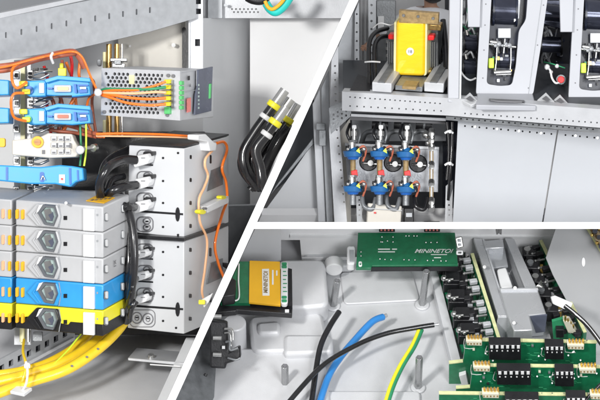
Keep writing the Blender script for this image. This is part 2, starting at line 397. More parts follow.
# orange wires around the terminals
def wire(pts, r, mt, label, name='wire', group=None, cat='wire'):
    o = MB().tube([P(*p) for p in pts], r/100).build(name, mt)
    return tag(o, label, cat, group)
g1 = 'wires on the terminal rail'
wire([(-10, 71, -.1), (10, 69, -.1), (35, 60, 0), (60, 55, 0), (74, 53, .1)], 3.0, maroon, 'red brown wire arching over the topmost blue terminal', group=g1)
wire([(-10, 67, 0), (15, 64, 0), (40, 57.5, 0), (70, 51, .1), (78, 56, .15), (84, 68, .2)], 2.6, maroon, 'upper red brown wire of the arch, ending behind the blue terminals', group=g1)
wire([(-10, 69, -.2), (8, 66, -.2), (30, 60, -.15), (52, 55, -.1), (72, 51.5, 0), (82, 57, 0), (90, 75, .05), (96, 88, .1)], 1.2, orange, 'thin orange wire lying along the red brown arch', group=g1)
wire([(27, 82, -.2), (17, 88, -.25), (12, 80, -.25), (13, 68, -.2), (22, 62, -.1)], 1.4, orange, 'orange loop entering the topmost blue terminal', group=g1)
wire([(24, 93, -.2), (14, 94, -.25), (11, 103, -.25), (14, 117, -.2), (26, 121, -.1)], 1.4, orange, 'orange loop linking the two upper blue terminals', group=g1)
wire([(70, 53, .5), (72, 65, .5), (71, 80, .6), (69, 98, .6)], 1.7, red, 'red orange wire running down behind the topmost blue terminal', group=g1)
wire([(80, 60, .5), (79, 75, .5), (82, 82, .6), (85, 95, .6)], 1.5, orange, 'orange wire running down just right of the red orange one', group=g1)
wire([(98, 93, .2), (90, 97, .3), (87, 105, .4), (86, 118, .5), (94, 135, .5), (104, 137, .3)], 1.3, orange, 'orange wire bending down from the wire knot beside the power supply', group=g1)
wire([(75, 97, .5), (70, 107, .5), (66, 125, .6), (60, 135, .6)], 2.0, orange, 'thick orange wire between the two upper blue terminals', group=g1)
wire([(50, 96, .6), (54, 106, .6), (52, 130, .6)], 2.0, maroon, 'left red brown wire behind the upper blue terminals', group=g1)
wire([(60, 96, .65), (62, 108, .65), (58, 134, .65)], 2.0, maroon, 'right red brown wire behind the upper blue terminals', group=g1)
for k_, (x_, y_, x2_, m_, n_) in enumerate(((44, 66, 47, red, 'red'), (62, 60, 60, maroon, 'dark red'), (90, 78, 92, maroon, 'dark red'), (66, 62, 76, orange, 'orange'))):
    wire([(x_, y_, .7), ((x_+x2_)/2+3, 84, .75), (x2_, 104, .75), (x2_+4, 134, .8)], 1.6, m_, ('leftmost %s wire standing behind the blue terminals', 'second %s wire from the left behind the blue terminals', 'rightmost %s wire behind the blue terminals', 'slanting %s wire behind the blue terminals')[k_] % n_, group=g1)
wire([(40, 112, .6), (58, 122, .5), (78, 128, .5), (92, 133, .4), (104, 135, .3)], 2.2, maroon, 'red brown wire sagging above the beige terminal', group=g1)
wire([(34, 124, .6), (52, 130, .55), (76, 133, .5), (96, 137, .4)], 1.8, maroon, 'lower red brown wire just above the beige terminal', group=g1)
t = thing('rod_clamp', P(113, 68, 1.1), 'grey metal clamp at the top left of the power supply, on the brass rods', 'clamp')
MB().prism(Flat(1.1), rect(110, 58, 127, 61.5), .2).prism(Flat(1.1), rect(112, 63, 125, 67.5), .2).build('jaw', chrome, t, .008)
MB().prism(Flat(1.05), rr(97, 59, 101, 66, 1.5), .1).prism(Flat(1.05), rr(114, 60, 121, 64.5, 1), .04).build('clamp_inset', galvd, t, .005)
wire([(86, 122, .2), (86, 150, .2), (84, 166, .2)], 1.0, lime, 'thin lime wire dropping beside the beige terminal', group=g1)
wire([(80, 122, .3), (81, 150, .3), (80, 166, .3)], 1.2, gwire, 'dark green wire dropping beside the beige terminal', group=g1)
wire([(36, 102, .1), (50, 97, .0), (72, 96, 0)], 0.8, blackc, 'thin black wire under the topmost blue terminal', group=g1)
wire([(34, 130, .1), (50, 127, .0), (66, 125, 0)], 0.8, blackc, 'thin black wire under the second blue terminal', group=g1)
tag(MB().tube([P(52.5, 53, -.22), P(51, 57, -.26), P(53, 63, -.2)], .014).build('cable_tie', whitep), 'small white tie around the wire arch above the terminals', 'cable tie')
tag(MB().prism(Flat(.4), rect(58, 68, 66, 76), .1).prism(Flat(.4), rect(59.5, 63, 63, 68), .08).build('terminal_clamp', yellow, None, .006), 'small yellow clamp above the topmost blue terminal', 'clamp')

# power supply
FP = Pl(P(180, 71, .1), XP, ZP); SP = Pl(P(180, 71, .1), YP_, ZP)
t = thing('power_supply', P(150, 120, .4), 'perforated metal power supply with slate faceplate, above the white stack', 'power supply')
fpts = [(101.5, 68), (180, 71), (180, 120.5), (101, 115)]
def infront(x, y):  # below the top line and above the bottom line
    return 71.5+3*(x-101)/79 < y < 112.5+5*(x-101)/79
holes = []
for j in range(11):
    for i in range(18):
        x = 106+i*4.3+(j % 2)*2.15; y = 73.4+j*3.75+(x-101)*.035
        if not infront(x, y) or x > 164: continue
        if 128 < x < 134 and y < 84: continue
        if 141 < x < 143 and 82 < y < 113: continue
        if x > 158 and y > 88: continue
        if x < 112 and random.random() < .3: continue
        holes.append(circ(x, y, 1.72, 1.78, n=6, a0=.52))
MB().prism(FP, fpts, .03, holes=holes).build('perforated_plate', galvl, t)
MB().prism(FP, fpts, .84, off=-.05).build('case', galvl, t, .008)
MB().prism(FP, [(104, 71), (162, 73), (162, 116), (104, 112)], .01, off=-.034).build('dark_interior', black, t)
MB().prism(FP, rect(129, 75, 134, 84), .02, off=.012).build('sticker', cream, t)
m = MB()
for x, y in ((168, 75.5), (173, 76), (167, 115), (104, 112)): m.prism(FP, circ(x, y, 1.8), .02, off=.016)
m.build('screw', ink, t)
for i in range(5):
    MB().prism(FP, rect(164, 79.5+i*5.6, 169.5, 83.5+i*5.6), .08, off=.07).build('terminal', yellow, t, .005)
MB().prism(FP, rect(171.2, 80, 173, 108), .05, off=.03).build('terminal_edge', galvd, t)
MB().prism(FP, rect(164, 107, 169.5, 114), .06, off=.05).build('terminal', green, t, .005, label='green screw terminal under the yellow ones')
m = MB()
for i in range(6): m.prism(SP, rect(181.5, 81+i*4.9, 184.3, 84.9+i*4.9), .03, off=.02)
m.build('green_plug', green, t, .004)
MB().prism(SP, [(187.5, 98.5), (191, 97.5), (191, 111.5), (187.5, 112.5)], .01, off=.006).build('warning_label', redl, t)
MB().prism(SP, [(188.5, 76), (190, 75.7), (190, 80), (188.5, 80.3)], .01, off=.006).build('slot', black, t)
text(SP, 190, 85.3, 'ok', .05, ink, t, off=.008)
MB().prism(SP, [(198.5, 69.6), (213, 66.5), (211.5, 111), (195, 115), (196, 95), (198, 85)], .02, off=.02).build('faceplate', slate, t, .004)
MB().prism(SP, [(210, 84), (211.5, 83.5), (211, 98), (209.6, 98.5)], .01, off=.03).build('status_strip', green, t)
m = MB()
for i in range(7): m.prism(SP, rect(198.6, 84+i*3.8, 199.6, 86+i*3.8), .006, off=.026)
m.build('printed_marks', lens, t)
MB().prism(SP, [(181.5, 72.5), (197, 69.8), (197, 90.2), (186, 92.3), (186, 91.9), (196.5, 89.7), (196.5, 70.4), (181.5, 73)], .004, off=.005).build('printed_frame', galv, t)
g2 = 'wires crossing the power supply'
wire([(98, 93, .1), (110, 90.5, .05), (135, 90, -.05), (152, 86.5, -.1), (166, 81.5, -.12)], 1.3, orange, 'topmost orange wire across the power supply', group=g2)
wire([(98, 92, .2), (106, 89, .1), (125, 89.3, 0), (150, 89, -.1), (166, 87, -.1)], 1.5, gwire, 'green wire across the power supply', group=g2)
wire([(98, 93, .1), (112, 93, .0), (135, 93.3, -.05), (155, 92, -.1), (166, 92.5, -.12)], 1.4, peach, 'peach wire just below the green one on the power supply', group=g2)
wire([(98, 93, .1), (112, 95, .0), (132, 98, -.05), (150, 99, -.1), (166, 98, -.12)], 1.5, orange, 'second orange wire across the power supply', group=g2)
wire([(98, 94, .1), (110, 97.5, .0), (128, 103, -.05), (150, 105.2, -.1), (166, 104, -.12)], 1.4, orange, 'lowest sagging orange wire across the power supply', group=g2)
tag(MB().tube([P(96, 90, .05), P(99.5, 91, -.02), P(99, 96, .05)], .014).ball(P(98, 92.5, 0), .04).build('cable_tie', whitep), 'white tie knotting the wires left of the power supply', 'cable tie')

# black backing and white control stack
t = thing('black_enclosure', P(110, 350, 1.5), 'matt black enclosure behind the white control stack', 'enclosure')
MB().prism(Flat(1.55), [(62, 133), (98, 131.5), (205, 131.5), (205, 335), (60, 335)], .5).build('body', black, t, .01)
WP = Pl(P(184, 148, .25), XW, ZW); WS = Pl(P(184, 148, .25), YW, ZW)
def white_unit(y0, y1, label, sockets, slots, clipy, dots):
    t = thing('control_unit', WP.at(155, y1), label, 'control unit', 'stacked white control units')
    a = 3.5; L = lambda x: (x-184)*.06
    MB().prism(WP, [(129, y0+L(129)), (184, y0), (184, y1), (127.5, y1-6)], 1.14).build('housing', whitel, t, .008)
    for y in sockets:
        s = MB()
        s.tube([WP.at(x, yy, .006) for x, yy in rr(137, y-7, 153, y+7.5, 5)], .006, n=6, sub=2, closed=True)
        s.tube([WP.at(x, yy, .006) for x, yy in circ(147, y-3, 3.3, 2.9, 8)], .007, n=6, sub=3, closed=True)
        s.tube([WP.at(x, yy, .006) for x, yy in circ(147, y+3.4, 3.3, 2.9, 8)], .007, n=6, sub=3, closed=True)
        s.build('socket_outline', ink, t)
        MB().prism(WP, rect(145.5, y-3.4, 148.5, y-1.8), .01, off=.004).prism(WP, rect(145.5, y+2, 148.5, y+3.6), .01, off=.004).build('socket_slot', black, t)
    s = MB()
    for y, x1 in slots: s.prism(WP, [(131, y+L(131)-.7), (x1, y+L(x1)-.7), (x1, y+L(x1)+.8), (131, y+L(131)+.8)], .01, off=.004)
    s.build('vent_slot', black, t)
    MB().prism(WP, circ(177.5, clipy, 2.2, 7.2, 12), .02, off=.01).prism(WP, [(136, clipy-4.5), (183, clipy-1.2), (183, clipy+.8), (136, clipy-2.4)], .012, off=.005).build('latch', black, t)
    s = MB()
    for x, y in dots: s.prism(WP, rr(x-1.1, y-1.1, x+1.1, y+1.1, .6), .01, off=.003)
    s.build('screw_hole', black, t)
    s = MB()
    for k in range(int((y1-y0)//22)+1):
        yy = y0+9+k*23
        if yy < y1-4: s.prism(WS, rr(190, yy-2.5, 191.8, yy+1.5, .8), .01, off=.003)
        if yy < y1-16: s.prism(WS, rr(210, yy-2.5, 211.6, yy+6, .8), .01, off=.003)
    s.build('side_slot', black, t)
    MB().prism(WS, [(211, y0+22), (223, y0+17), (223, y0+36), (207, y0+43)], .01, off=.004).build('side_patch', galvd, t)
    return t
t = white_unit(148.5, 237.8, 'upper unit of the white control stack, with three white plugs', (157, 178.5, 200, 224), ((167, 153), (190, 153)), 214.5, ((163, 158), (178, 153), (163, 181), (163, 203), (163, 227), (178, 235)))
MB().prism(Pl(P(184, 146.5, .25), XW, ZW), [(128, 142.6), (184, 146.2), (184, 147.9), (128, 144.4)], 1.14).build('lid', black, t)
t = white_unit(241.4, 334, 'lower unit of the white control stack, bottom plug socket empty', (251, 272.5, 295), ((261, 153), (284, 153)), 309.5, ((163, 252), (178, 247), (163, 275), (163, 297), (163, 321), (176, 328)))
MB().tube([WP.at(x, y, .006) for x, y in circ(137, 318, 5, 5.5, 8)], .005, n=6, sub=3, closed=True).tube([WP.at(x, y, .006) for x, y in circ(148, 319, 5, 5.5, 8)], .005, n=6, sub=3, closed=True).tube([WP.at(x, y, .006) for x, y in circ(137, 318, 2, 2.6, 8)], .004, n=6, sub=3, closed=True).tube([WP.at(x, y, .006) for x, y in circ(148, 319, 2, 2.6, 8)], .004, n=6, sub=3, closed=True).tube([WP.at(x, y, .006) for x, y in rr(130, 310, 155, 327, 5)], .004, n=6, sub=2, closed=True).build('socket_outline', ink, t, label='large double socket outline near the bottom')
MB().prism(WP, rect(135.5, 317, 138.5, 318.2), .01, off=.004).prism(WP, rect(146.5, 318, 149.5, 319.2), .01, off=.004).build('socket_slot', black, t)
MB().prism(Pl(P(184, 240, .27), XW, ZW), [(128.5, 234.6), (184, 238.1), (184, 241.1), (128.5, 237.6)], 1.1).build('seam', black, t)
# plugs with their black cables
def plug(y, s, label, cab):
    t = thing('cable_plug', WP.at(140, y+6, .1), label, 'plug', 'white plugs with black cables in the control stack')
    MB().pts([WP.at(x, yy, .16) for x, yy in ((140-8*s, y+2*s), (140-5*s, y-4*s), (140+7*s, y-6*s), (140+9*s, y-1*s), (140+7*s, y+4*s), (140-6*s, y+8*s))], YW*.15).build('shell', whitep, t, .012)
    MB().prism(WP, rr(145-2*s, y-8*s, 148+5*s, y-4*s, 1), .1, off=.08).build('lock', black, t, .004)
    MB().prism(WP, rect(141, y-2.4*s, 145, y-1.6*s), .01, off=.165).build('mark', ink, t)
    MB().tube([P(*p) for p in cab], .04*s+.006, n=12).build('cable', blackc, t)
plug(160, 1, 'topmost white plug of the upper control unit', [(136, 160, .3), (122, 160, .2), (108, 168, .0), (100, 183, .0), (101, 200, .1)])
plug(183, 1, 'second white plug of the upper control unit', [(136, 185, .3), (124, 187, .15), (112, 191, .1), (106, 198, .2)])
plug(206, 1, 'third white plug of the upper control unit', [(134, 207, .3), (126, 207, .15), (117, 204, .3), (113, 215, .5)])
plug(254, .75, 'topmost small plug of the lower control unit', [(136, 255, .3), (132, 262, .2), (129, 285, .3), (128, 310, .5)])
plug(276, .75, 'middle small plug of the lower control unit', [(136, 278, .3), (132, 288, .2), (130, 305, .4)])
plug(299, .75, 'lowest small plug of the lower control unit', [(136, 301, .3), (131, 308, .3), (129, 320, .5)])
g3 = 'black cables looping beside the terminal stack'
for pts, r, s in (([(128, 150, .7), (112, 158, .5), (104, 168, .35), (100, 192, .4)], 4.2, 'upper black cable arching left of the top plugs'),
                  ([(124, 176, .6), (112, 180, .5), (107, 192, .4)], 3.6, 'short black cable arching below the upper one'),
                  ([(116, 192, .6), (127, 206, .25), (133, 232, .15), (134.5, 262, .15), (131, 295, .25), (126, 322, .5)], 4.2, 'outer black cable hanging between terminal stack and white units'),
                  ([(112, 186, .5), (122, 198, .35), (128, 222, .35), (129, 252, .35), (128, 285, .35), (124, 318, .6)], 4.2, 'inner black cable hanging between terminal stack and white units')):
    wire(pts, r, blackc, s, 'power_cable', g3, 'cable')
# wires running over the stack
wire([(96, 134, .1), (120, 133.5, .2), (160, 134.3, .4), (195, 136.5, .7), (205, 137, .8)], 1.3, orange, 'long orange wire laid across the top of the white stack', group='orange wires of the white stack')
wire([(96, 136, .15), (130, 136.3, .2), (170, 137, .45), (200, 138.5, .7)], .9, peach, 'thin peach wire laid across the top of the white stack', group='orange wires of the white stack')
def sw(pts, r, mt, label): 
    o = MB().tube([WS.at(x, y, .05) for x, y in pts], r/100).build('wire', mt); tag(o, label, 'wire', 'orange wires of the white stack')
sw([(213, 150), (206, 158), (205, 166), (208, 176), (204, 188), (199, 200), (200, 222), (207, 240), (205, 268), (202, 290), (204, 300)], 1.3, peach, 'peach wire winding down the side of the white stack')
sw([(217, 143), (224, 142), (227, 150), (222, 168), (226, 182), (227, 200), (222, 215), (215, 243), (218, 262), (224, 278)], 1.5, orange, 'orange wire winding down the far edge of the white stack')
t = thing('wire_plug', WS.at(210, 145, .1), 'white wire plug lying on the top rear of the white stack', 'plug')
MB().prism(WS, [(198, 135), (206, 134), (214, 142), (217, 143), (216, 151), (210, 151), (208, 142), (198, 140)], .12, off=.1).build('body', whitep, t, .01)
t = thing('side_connector', WS.at(218, 212, .1), 'white block connector with yellow clips on the side of the white stack', 'connector')
MB().prism(WS, [(206.5, 207), (229, 196), (229, 203), (208, 213)], .1, off=.12).build('body', whitep, t, .008)
MB().prism(WS, circ(203, 212, 3.2, 2.4), .06, off=.12).prism(WS, circ(224, 197.5, 2.6, 2), .06, off=.12).build('clip', yellow, t, .004)
MB().prism(WS, circ(206, 208.5, 1.3), .03, off=.14).build('pin', ink, t)
t = thing('lower_connector', P(205, 308, .4), 'white connector with yellow clip low at the side of the white stack', 'connector')
MB().prism(Flat(.35), [(201, 300), (213, 293), (209, 302), (204, 308)], .15).build('body', whitep, t, .01)
MB().prism(Flat(.3), rr(198.5, 300, 205, 304.5, 1), .06).build('clip', yellow, t, .004)

# terminal block stacks
BP = Pl(P(103, 207, -.3), X1, Z1); BS = Pl(P(103, 207, -.3), Y1, Z1)
BL = Pl(P(13, 200, .1), X1, Z1)
def block(k, mt, label, two=False):
    dy = k*26.0; h = 25.5
    base = None
    t = thing('terminal_block', BP.at(60, 229+dy), label, 'terminal block', 'terminal blocks stacked in the right column')
    def q(pts): return [(x, y+dy) for x, y in pts]
    if two:
        MB().prism(BP, q([(15.5, 200), (103, 207), (103, 221), (70, 218), (68, 221), (57, 219), (38, 217), (28, 213), (15.5, 214)]), .61).build('cover', mt, t, .01)
        MB().prism(BP, q([(15.5, 213), (103, 219), (103, 232.3), (88, 231), (15.5, 224)]), .60, off=-.012).build('base', black, t, .008)
    else:
        MB().prism(BP, q([(15.5, 200), (103, 207), (103, 232.3), (15.5, 225.5)]), .61).build('housing', mt, t, .014)
    mb = black if two else mt
    MB().prism(BP, q([(26, 214.5), (36, 204), (57, 205.5), (60, 217), (57, 228), (37, 226.5)]), .05, off=.03).build('window_surround', mb, t, .012)
    ws_ = t.children[-1] if False else bpy.data.objects[[o.name for o in bpy.data.objects if o.parent == t and o.name.startswith('window_surround')][0]]
    hx = [(37, 212), (43, 205), (54, 206), (57, 216), (53, 226), (44, 224.5)]
    cx, cy = 48, 215.5
    inn = [(cx+1+(x-cx)*.78, cy+(y-cy)*.8) for x, y in hx]
    MB().prism(BP, q(hx), .05, off=.06, holes=[q(inn)]).build('window_frame', walld, ws_)
    MB().prism(BP, q([(cx+2+(x-cx)*.4, cy+1+(y-cy)*.45) for x, y in hx]), .01, off=.045).build('window_core', slate, ws_)
    MB().prism(BP, q([(32, 214.5), (40, 205), (41.4, 205), (34, 214.5), (41, 225), (39.5, 225)]), .012, off=.045).build('moulded_ridge', mb, ws_, .003)
    MB().prism(BP, q(inn), .02, off=.035).build('window_lens', lens, ws_)
    MB().prism(BP, q([(44, 210), (50, 208.5), (52, 213), (48, 215), (51, 220), (46, 220)]), .01, off=.047).build('window_reflector', chrome, ws_)
    MB().prism(BP, q([(39, 205.5), (43, 204.2), (38, 212), (36, 213)]), .02, off=.065).build('window_glint', whitep, ws_)
    MB().prism(BP, q(rect(63.5, 216, 67, 220)), .01, off=.006).build('test_slot', black, t)
    MB().prism(BP, q([(83, 208.5), (94, 209.3), (94, 231.5), (83, 230.7)]), .03, off=.03).build('marker_label', whitep, t, .004)
    for x in (16.5, 22):
        MB().prism(BP, q(rr(x-1.3, 209.5+(x-15)*.07, x+1.3, 219+(x-15)*.07, 1.1)), .04, off=.03).build('wire_lever', ylabel, t, .004)
    s = MB().prism(BS, q(rr(104.8, 213, 108.4, 221.5, 1.5)), .01, off=.005).prism(BS, q(rr(121.6, 204.5, 124.6, 213, 1.3)), .01, off=.005)
    s.build('side_recess', galvd, t)
    s = MB().prism(BS, q(rr(106.0, 213.4, 108.2, 220.5, 1)), .01, off=.01).prism(BS, q(rr(122.5, 205, 124.4, 212, .9)), .01, off=.01)
    s.build('side_rivet', whitep, t)
    MB().prism(BP, q([(58.5, 204.5), (59.3, 204.6), (61.3, 216.5), (59.3, 228), (58.5, 227.9), (60.2, 216.5)]), .004, off=.006).prism(BP, q(rect(96.5, 214, 98, 216)), .004, off=.006).build('moulding_line', galv, t)
    return t
top = block(0, greyp, 'topmost grey block of the right column, yellow sticker on its top')
m = MB()
tp = Pl(P(103, 207, -.3), X1, Y1)
m.pts([tp.at(86, 200.5, .008), tp.at(104, 203, .008), tp.at(115, 197.5, .008), tp.at(97, 195, .008)], V((0, 0, -.005))).build('yellow_sticker', ylabel, top)
s = MB()
for i in range(5): s.pts([tp.at(90+i*4.4, 200.4-i*.4, .012), tp.at(92+i*4.4, 200.7-i*.4, .012), tp.at(94.5+i*4.4, 199-i*.4, .012), tp.at(92.5+i*4.4, 198.7-i*.4, .012)], V((0, 0, -.003)))
s.build('sticker_print', brown, top)
MB().cyl(tp.at(66, 203, 0), tp.at(66, 203, .04), .015).cyl(tp.at(102, 193.5, 0), tp.at(102, 193.5, .05), .016).build('pin', whitep, top)
block(1, greyp, 'second grey block from the top of the right column')
b = block(2, greyp, 'third grey block, directly above the blue one in the right column')
text(BS, 115, 264, 'X1', .065, ink, b, rot=-90, off=.006)
block(3, blue, 'blue block in the right column')
block(4, yellow, 'yellow block with black base at the foot of the right column', two=True)
for k, (mt, nm) in enumerate(((greyp, 'topmost grey block of the left column'), (greyp, 'second grey block of the left column'), (greyp, 'third grey block of the left column, above the blue one'), (blue, 'blue block of the left column'), (yellow, 'yellow block with black base in the left column'))):
    dy = k*26
    t = thing('terminal_block', BL.at(0, 225+dy), nm, 'terminal block', 'terminal blocks stacked in the left column')
    def q(pts): return [(x, y+dy) for x, y in pts]
    if k == 4:
        MB().prism(BL, q([(-40, 196), (11.5, 200), (11.5, 214), (-40, 210)]), .5).build('cover', mt, t, .01)
        MB().prism(BL, q([(-40, 210.4), (11.5, 214.4), (11.5, 226), (-40, 222)]), .5, off=-.01).build('base', black, t, .008)
    else: MB().prism(BL, q([(-40, 196), (11.5, 200), (11.5, 225.5), (-40, 221.5)]), .5).build('housing', mt, t, .012)
    for x in (2.5, 9):
        MB().prism(BL, q(rr(x-1.3, 209+x*.07, x+1.3, 218.5+x*.07, 1.1)), .03, off=.02).build('wire_lever', ylabel if x > 5 else peach, t, .004)
# upper chamfer platform behind stack top
tag(MB().pts([P(12, 199, .4), P(45, 189, .75), P(125, 191, .6), P(124, 210, .4), P(30, 212, .3)], V((0, .2, -.3))).build('carrier_plate', greyp, None, .01), 'pale sloped carrier plate just behind the right terminal column', 'plate')

# slotted rail, yellow cables, tie
SR = Sl(P(-20, 365, .9), P(68, 325, 1.5))
t = thing('slotted_strip', P(20, 375, .9), 'dark grey strip with square slots below the terminal blocks', 'strip')
s = []
for i in range(10):
    x = -16+i*9; y = 368-(x-2)*.54
    s.append([(x-2.2, y-1.9), (x+2.2, y-4.2), (x+2.2, y+1.9), (x-2.2, y+4.2)])
MB().prism(SR, [(-30, 376), (75, 319.5), (75, 338), (-30, 394)], .05, holes=s).build('web', galv, t)
MB().prism(SR, [(-30, 377), (75, 321), (75, 337), (-30, 393)], .02, off=-.1).build('dark_back', dark, t)
MB().prism(SR, [(-30, 393), (75, 337), (75, 340), (-30, 397)], .2, off=.06).build('lip', galvl, t)
t = thing('small_stud', P(24, 343, .8), 'short cream and chrome stud under the terminal columns', 'stud')
MB().cyl(P(22, 326, .8), P(22, 342, .8), .025).build('pin', cream, t)
MB().cyl(P(28, 328, .8), P(28, 342, .8), .02).build('pin', chrome, t)
MB().prism(Flat(.75), rr(33, 332, 42, 341, 1), .1).build('foot', galvd, t)
g4 = 'yellow cables under the terminal blocks'
yc = [([(130, 312, .9), (118, 330, .6), (97, 350, .3), (66, 370, .1), (30, 382, .0), (-12, 397, -.1)], 5.4, 'front yellow cable with black marks, lowest of the bundle'),
      ([(112, 322, .8), (94, 343, .55), (64, 362, .3), (30, 374, .15), (-12, 384, .0)], 5.6, 'middle yellow cable of the bundle'),
      ([(96, 325, .9), (78, 345, .6), (50, 362, .4), (22, 371, .25), (-12, 376, .15)], 4.6, 'rear yellow cable of the bundle')]
for i, (p, r, s) in enumerate(yc):
    t = thing('yellow_cable', P(*p[-1]), s, 'cable', g4)
    MB().tube([P(*a) for a in p], r/100, n=16).build('sheath', ycable, t)
    if i == 0:
        m = MB()
        for (x, y, Y) in ((108, 341, .41), (98, 349, .27), (87, 357, .17), (72, 366, .08)):
            m.ball(P(x, y, Y-.03), .012, (1.2, .5, 1), 8, 5)
        m.build('printed_mark', ink, t)
wire([(24, 340, .5), (23, 352, .2), (26, 366, -.05), (22, 382, -.1)], 1.5, ycable, 'thin yellow cable dropping from the stud', 'thin_cable', g4, 'cable')
wire([(84, 330, .5), (68, 350, .35), (54, 364, .2)], .9, lime, 'thin lime green wire on the yellow cables', 'thin_cable', g4, 'cable')
t = thing('cable_tie', P(24, 392, -.1), 'white tie and foot holding the yellow cables', 'cable tie')
MB().tube([P(26, 362, -.2), P(27.5, 372, -.25), P(26, 384, -.2), P(22, 391, -.15)], .013).build('strap', whitep, t)
MB().prism(Flat(-.22), rr(24, 363, 30, 369, 2), .06).build('buckle', whitep, t, .006)
MB().pts([P(10, 391, -.2), P(18, 385, -.05), P(32, 388, -.1), P(24, 394, -.25)], V((0, .02, -.03))).build('foot', whitep, t, .004)
t = thing('floor_bracket', P(155, 364, .7), 'pale angle bracket with a bolt on the cabinet floor', 'bracket')
MB().pts([P(128, 358, .75), P(186, 363, .6), P(186, 366, .6), P(128, 360.5, .75)], V((.06, .5, .08))).build('angle', galvl, t, .005)
MB().cyl(P(151, 358, .8), P(151, 354.5, .78), .045, .03).build('bolt', chrome, t)
MB().pts([P(150, 364, .55), P(180, 366, .5), P(180, 367, .5), P(150, 365, .55)], V((0, .02, -.005))).build('edge_mark', whitep, t)
t = thing('door_edge', P(184, 400, .3), 'pale narrow door edge beside the slanted partition, low down', 'panel')
MB().pts([P(186, 338, .9), P(diag(338)-4.5, 338, .9), P(diag(420)-4.5, 420, 0), P(diag(420)-14, 420, 0)], V((0, .1, 0))).build('sheet', whitel, t)
# hanging cable bundle with yellow rings
g5 = 'hanging cables with yellow rings and metal tips'
for i, (tx, ty, r_) in enumerate(((285, 90, 6.2), (291, 99, 6.2), (286, 107, 5.8), (298, 104, 4.4))):
    nm = ('hanging black cable with the highest and longest metal tip', 'hanging black cable with the second highest metal tip', 'hanging black cable in front, its ring overlapping its neighbours', 'hanging black cable nearest the slanted partition')[i]
    Y = .9+i*.12 if i != 2 else .7
    t = thing('hanging_cable', P(250, 190, Y), nm, 'cable', g5)
    d = V((-17, 24)) if i < 3 else V((-10, 17)); d.normalize()
    a = lambda k: (tx+d.x*k, ty+d.y*k)
    MB().cyl(P(*a(0), Y), P(*a(17), Y), r_/100*.85).build('metal_tip', chrome, t)
    MB().cyl(P(*a(16), Y), P(*a(22), Y), r_/100*1.25).build('yellow_ring', lime if 0 else yellow, t, .01)
    if i < 3: MB().cyl(P(*a(31), Y), P(*a(36), Y), r_/100*1.12).build('white_ring', whitep, t, .01)
    e = [(244+i*8, 152+i*8, Y), (246+i*8, 170+i*6, Y), (258+i*3, 188, Y+.1)] if i < 3 else [(268, 160, Y), (256, 182, Y), (250, 190, Y)]
    MB().tube([P(*a(21), Y), P(*a(34), Y), P(*a(52), Y)] + [P(*p) for p in e], r_/100*.92, n=14).build('sheath', blackc, t)

for pts, sx in (([(276, 112, 1.25), (262, 130, 1.3), (246, 150, 1.3), (243, 168, 1.25), (254, 184, 1.2)], 'left'), ([(284, 122, 1.35), (272, 138, 1.4), (259, 156, 1.4), (256, 172, 1.35), (262, 186, 1.3)], 'middle'), ([(290, 126, 1.2), (281, 138, 1.25), (270, 158, 1.25), (263, 176, 1.2), (260, 186, 1.2)], 'right')):
    wire(pts, 5.6, blackc, 'black cable without a tip, %s one of three at the back of the hanging bundle' % sx, 'hanging_cable', g5, 'cable')

# =================================================================== BAY 2: transformer cabinet (top right)
o = MB().pts([P(diag(222)+5, 224, 1.5), P(660, 224, .2), P(660, 218, 3.2), P(diag(218)+5, 218, 3.2)], V((0, 0, -.03))).build('floor', castg); o['kind'] = 'structure'
F2 = Pl(P(345, 93, .35), X2, Z2); S2 = Pl(P(345, 93, .35), X2, Y2)
# left structures
t = thing('blank_plate', P(290, 222, 1.6), 'large plain pale door panel at the lower left of the upper bay', 'door')
MB().prism(Flat(1.5), [(diag(166)+4, 187), (313, 143), (323, 222), (diag(222)+4, 222)], .06).build('sheet', whitel, t)
MB().prism(Flat(1.42), [(diag(178)+3, 186), (313, 138), (314, 143.5), (diag(190)+3, 195)], .12).build('diagonal_brace', galvd, t, .005)
t = thing('wall_sheet', P(295, 160, 2.0), 'dark blue grey panel behind the diagonal door brace', 'panel')
MB().prism(Flat(2.0), [(diag(95)+3, 95), (312, 85), (316, 160), (diag(195)+3, 195)], .05).build('sheet', walld, t)
t = thing('cabinet_post', P(318, 222, 1.4), 'smooth pale upright with a small latch, leftmost in the upper bay', 'post')
MB().prism(Flat(1.35), [(312.5, 104), (320, 88), (326, 222), (318, 222), (314, 140)], .1).build('face', galvl, t, .006)
MB().prism(Flat(1.3), [(321, 88), (329, 70), (330, 130), (333, 222), (326.5, 222), (322, 120)], .1).build('flange', galv, t, .006)
MB().prism(Flat(1.2), rect(316, 123, 325, 130), .08).prism(Flat(1.2), rect(319, 130, 326, 146), .08).build('latch', galvd, t, .006)
s = [circ(335+i*.1, 66+i*7, 1.1, n=8) for i in range(7)]+[circ(336+i*.8, 122+i*8, .9, n=8) for i in range(11)]
t = thing('perforated_post', P(338, 222, 1.1), 'narrow perforated pale upright beside the corner gusset', 'post')
MB().prism(Flat(1.1), [(331.5, 60), (338, 46), (339, 120), (347, 222), (334.5, 222), (329, 130)], .08, holes=s).build('face', galvl, t)
t = thing('inner_side_panel', P(345, 222, 1.3), 'pale cream inner side panel left of the blue insulators', 'panel')
MB().prism(Flat(1.3), [(334, 140), (350, 118), (351, 222), (344, 222)], .05).build('sheet', beige, t)
t = thing('tall_plate', P(345, 92, 1.6), 'blue grey tall plate left of the black cables', 'plate')
MB().prism(Flat(1.55), [(341.5, 38), (357, 4), (357, 85), (344, 92), (338, 92), (337, 50)], .05).build('sheet', galv, t)
MB().prism(Flat(1.45), [(355, 12), (359, 2), (359.5, 84), (354, 88)], .12, holes=[circ(356.8, 14+i*9, 1.0, n=8) for i in range(8)]).build('perforated_edge', galv, t)
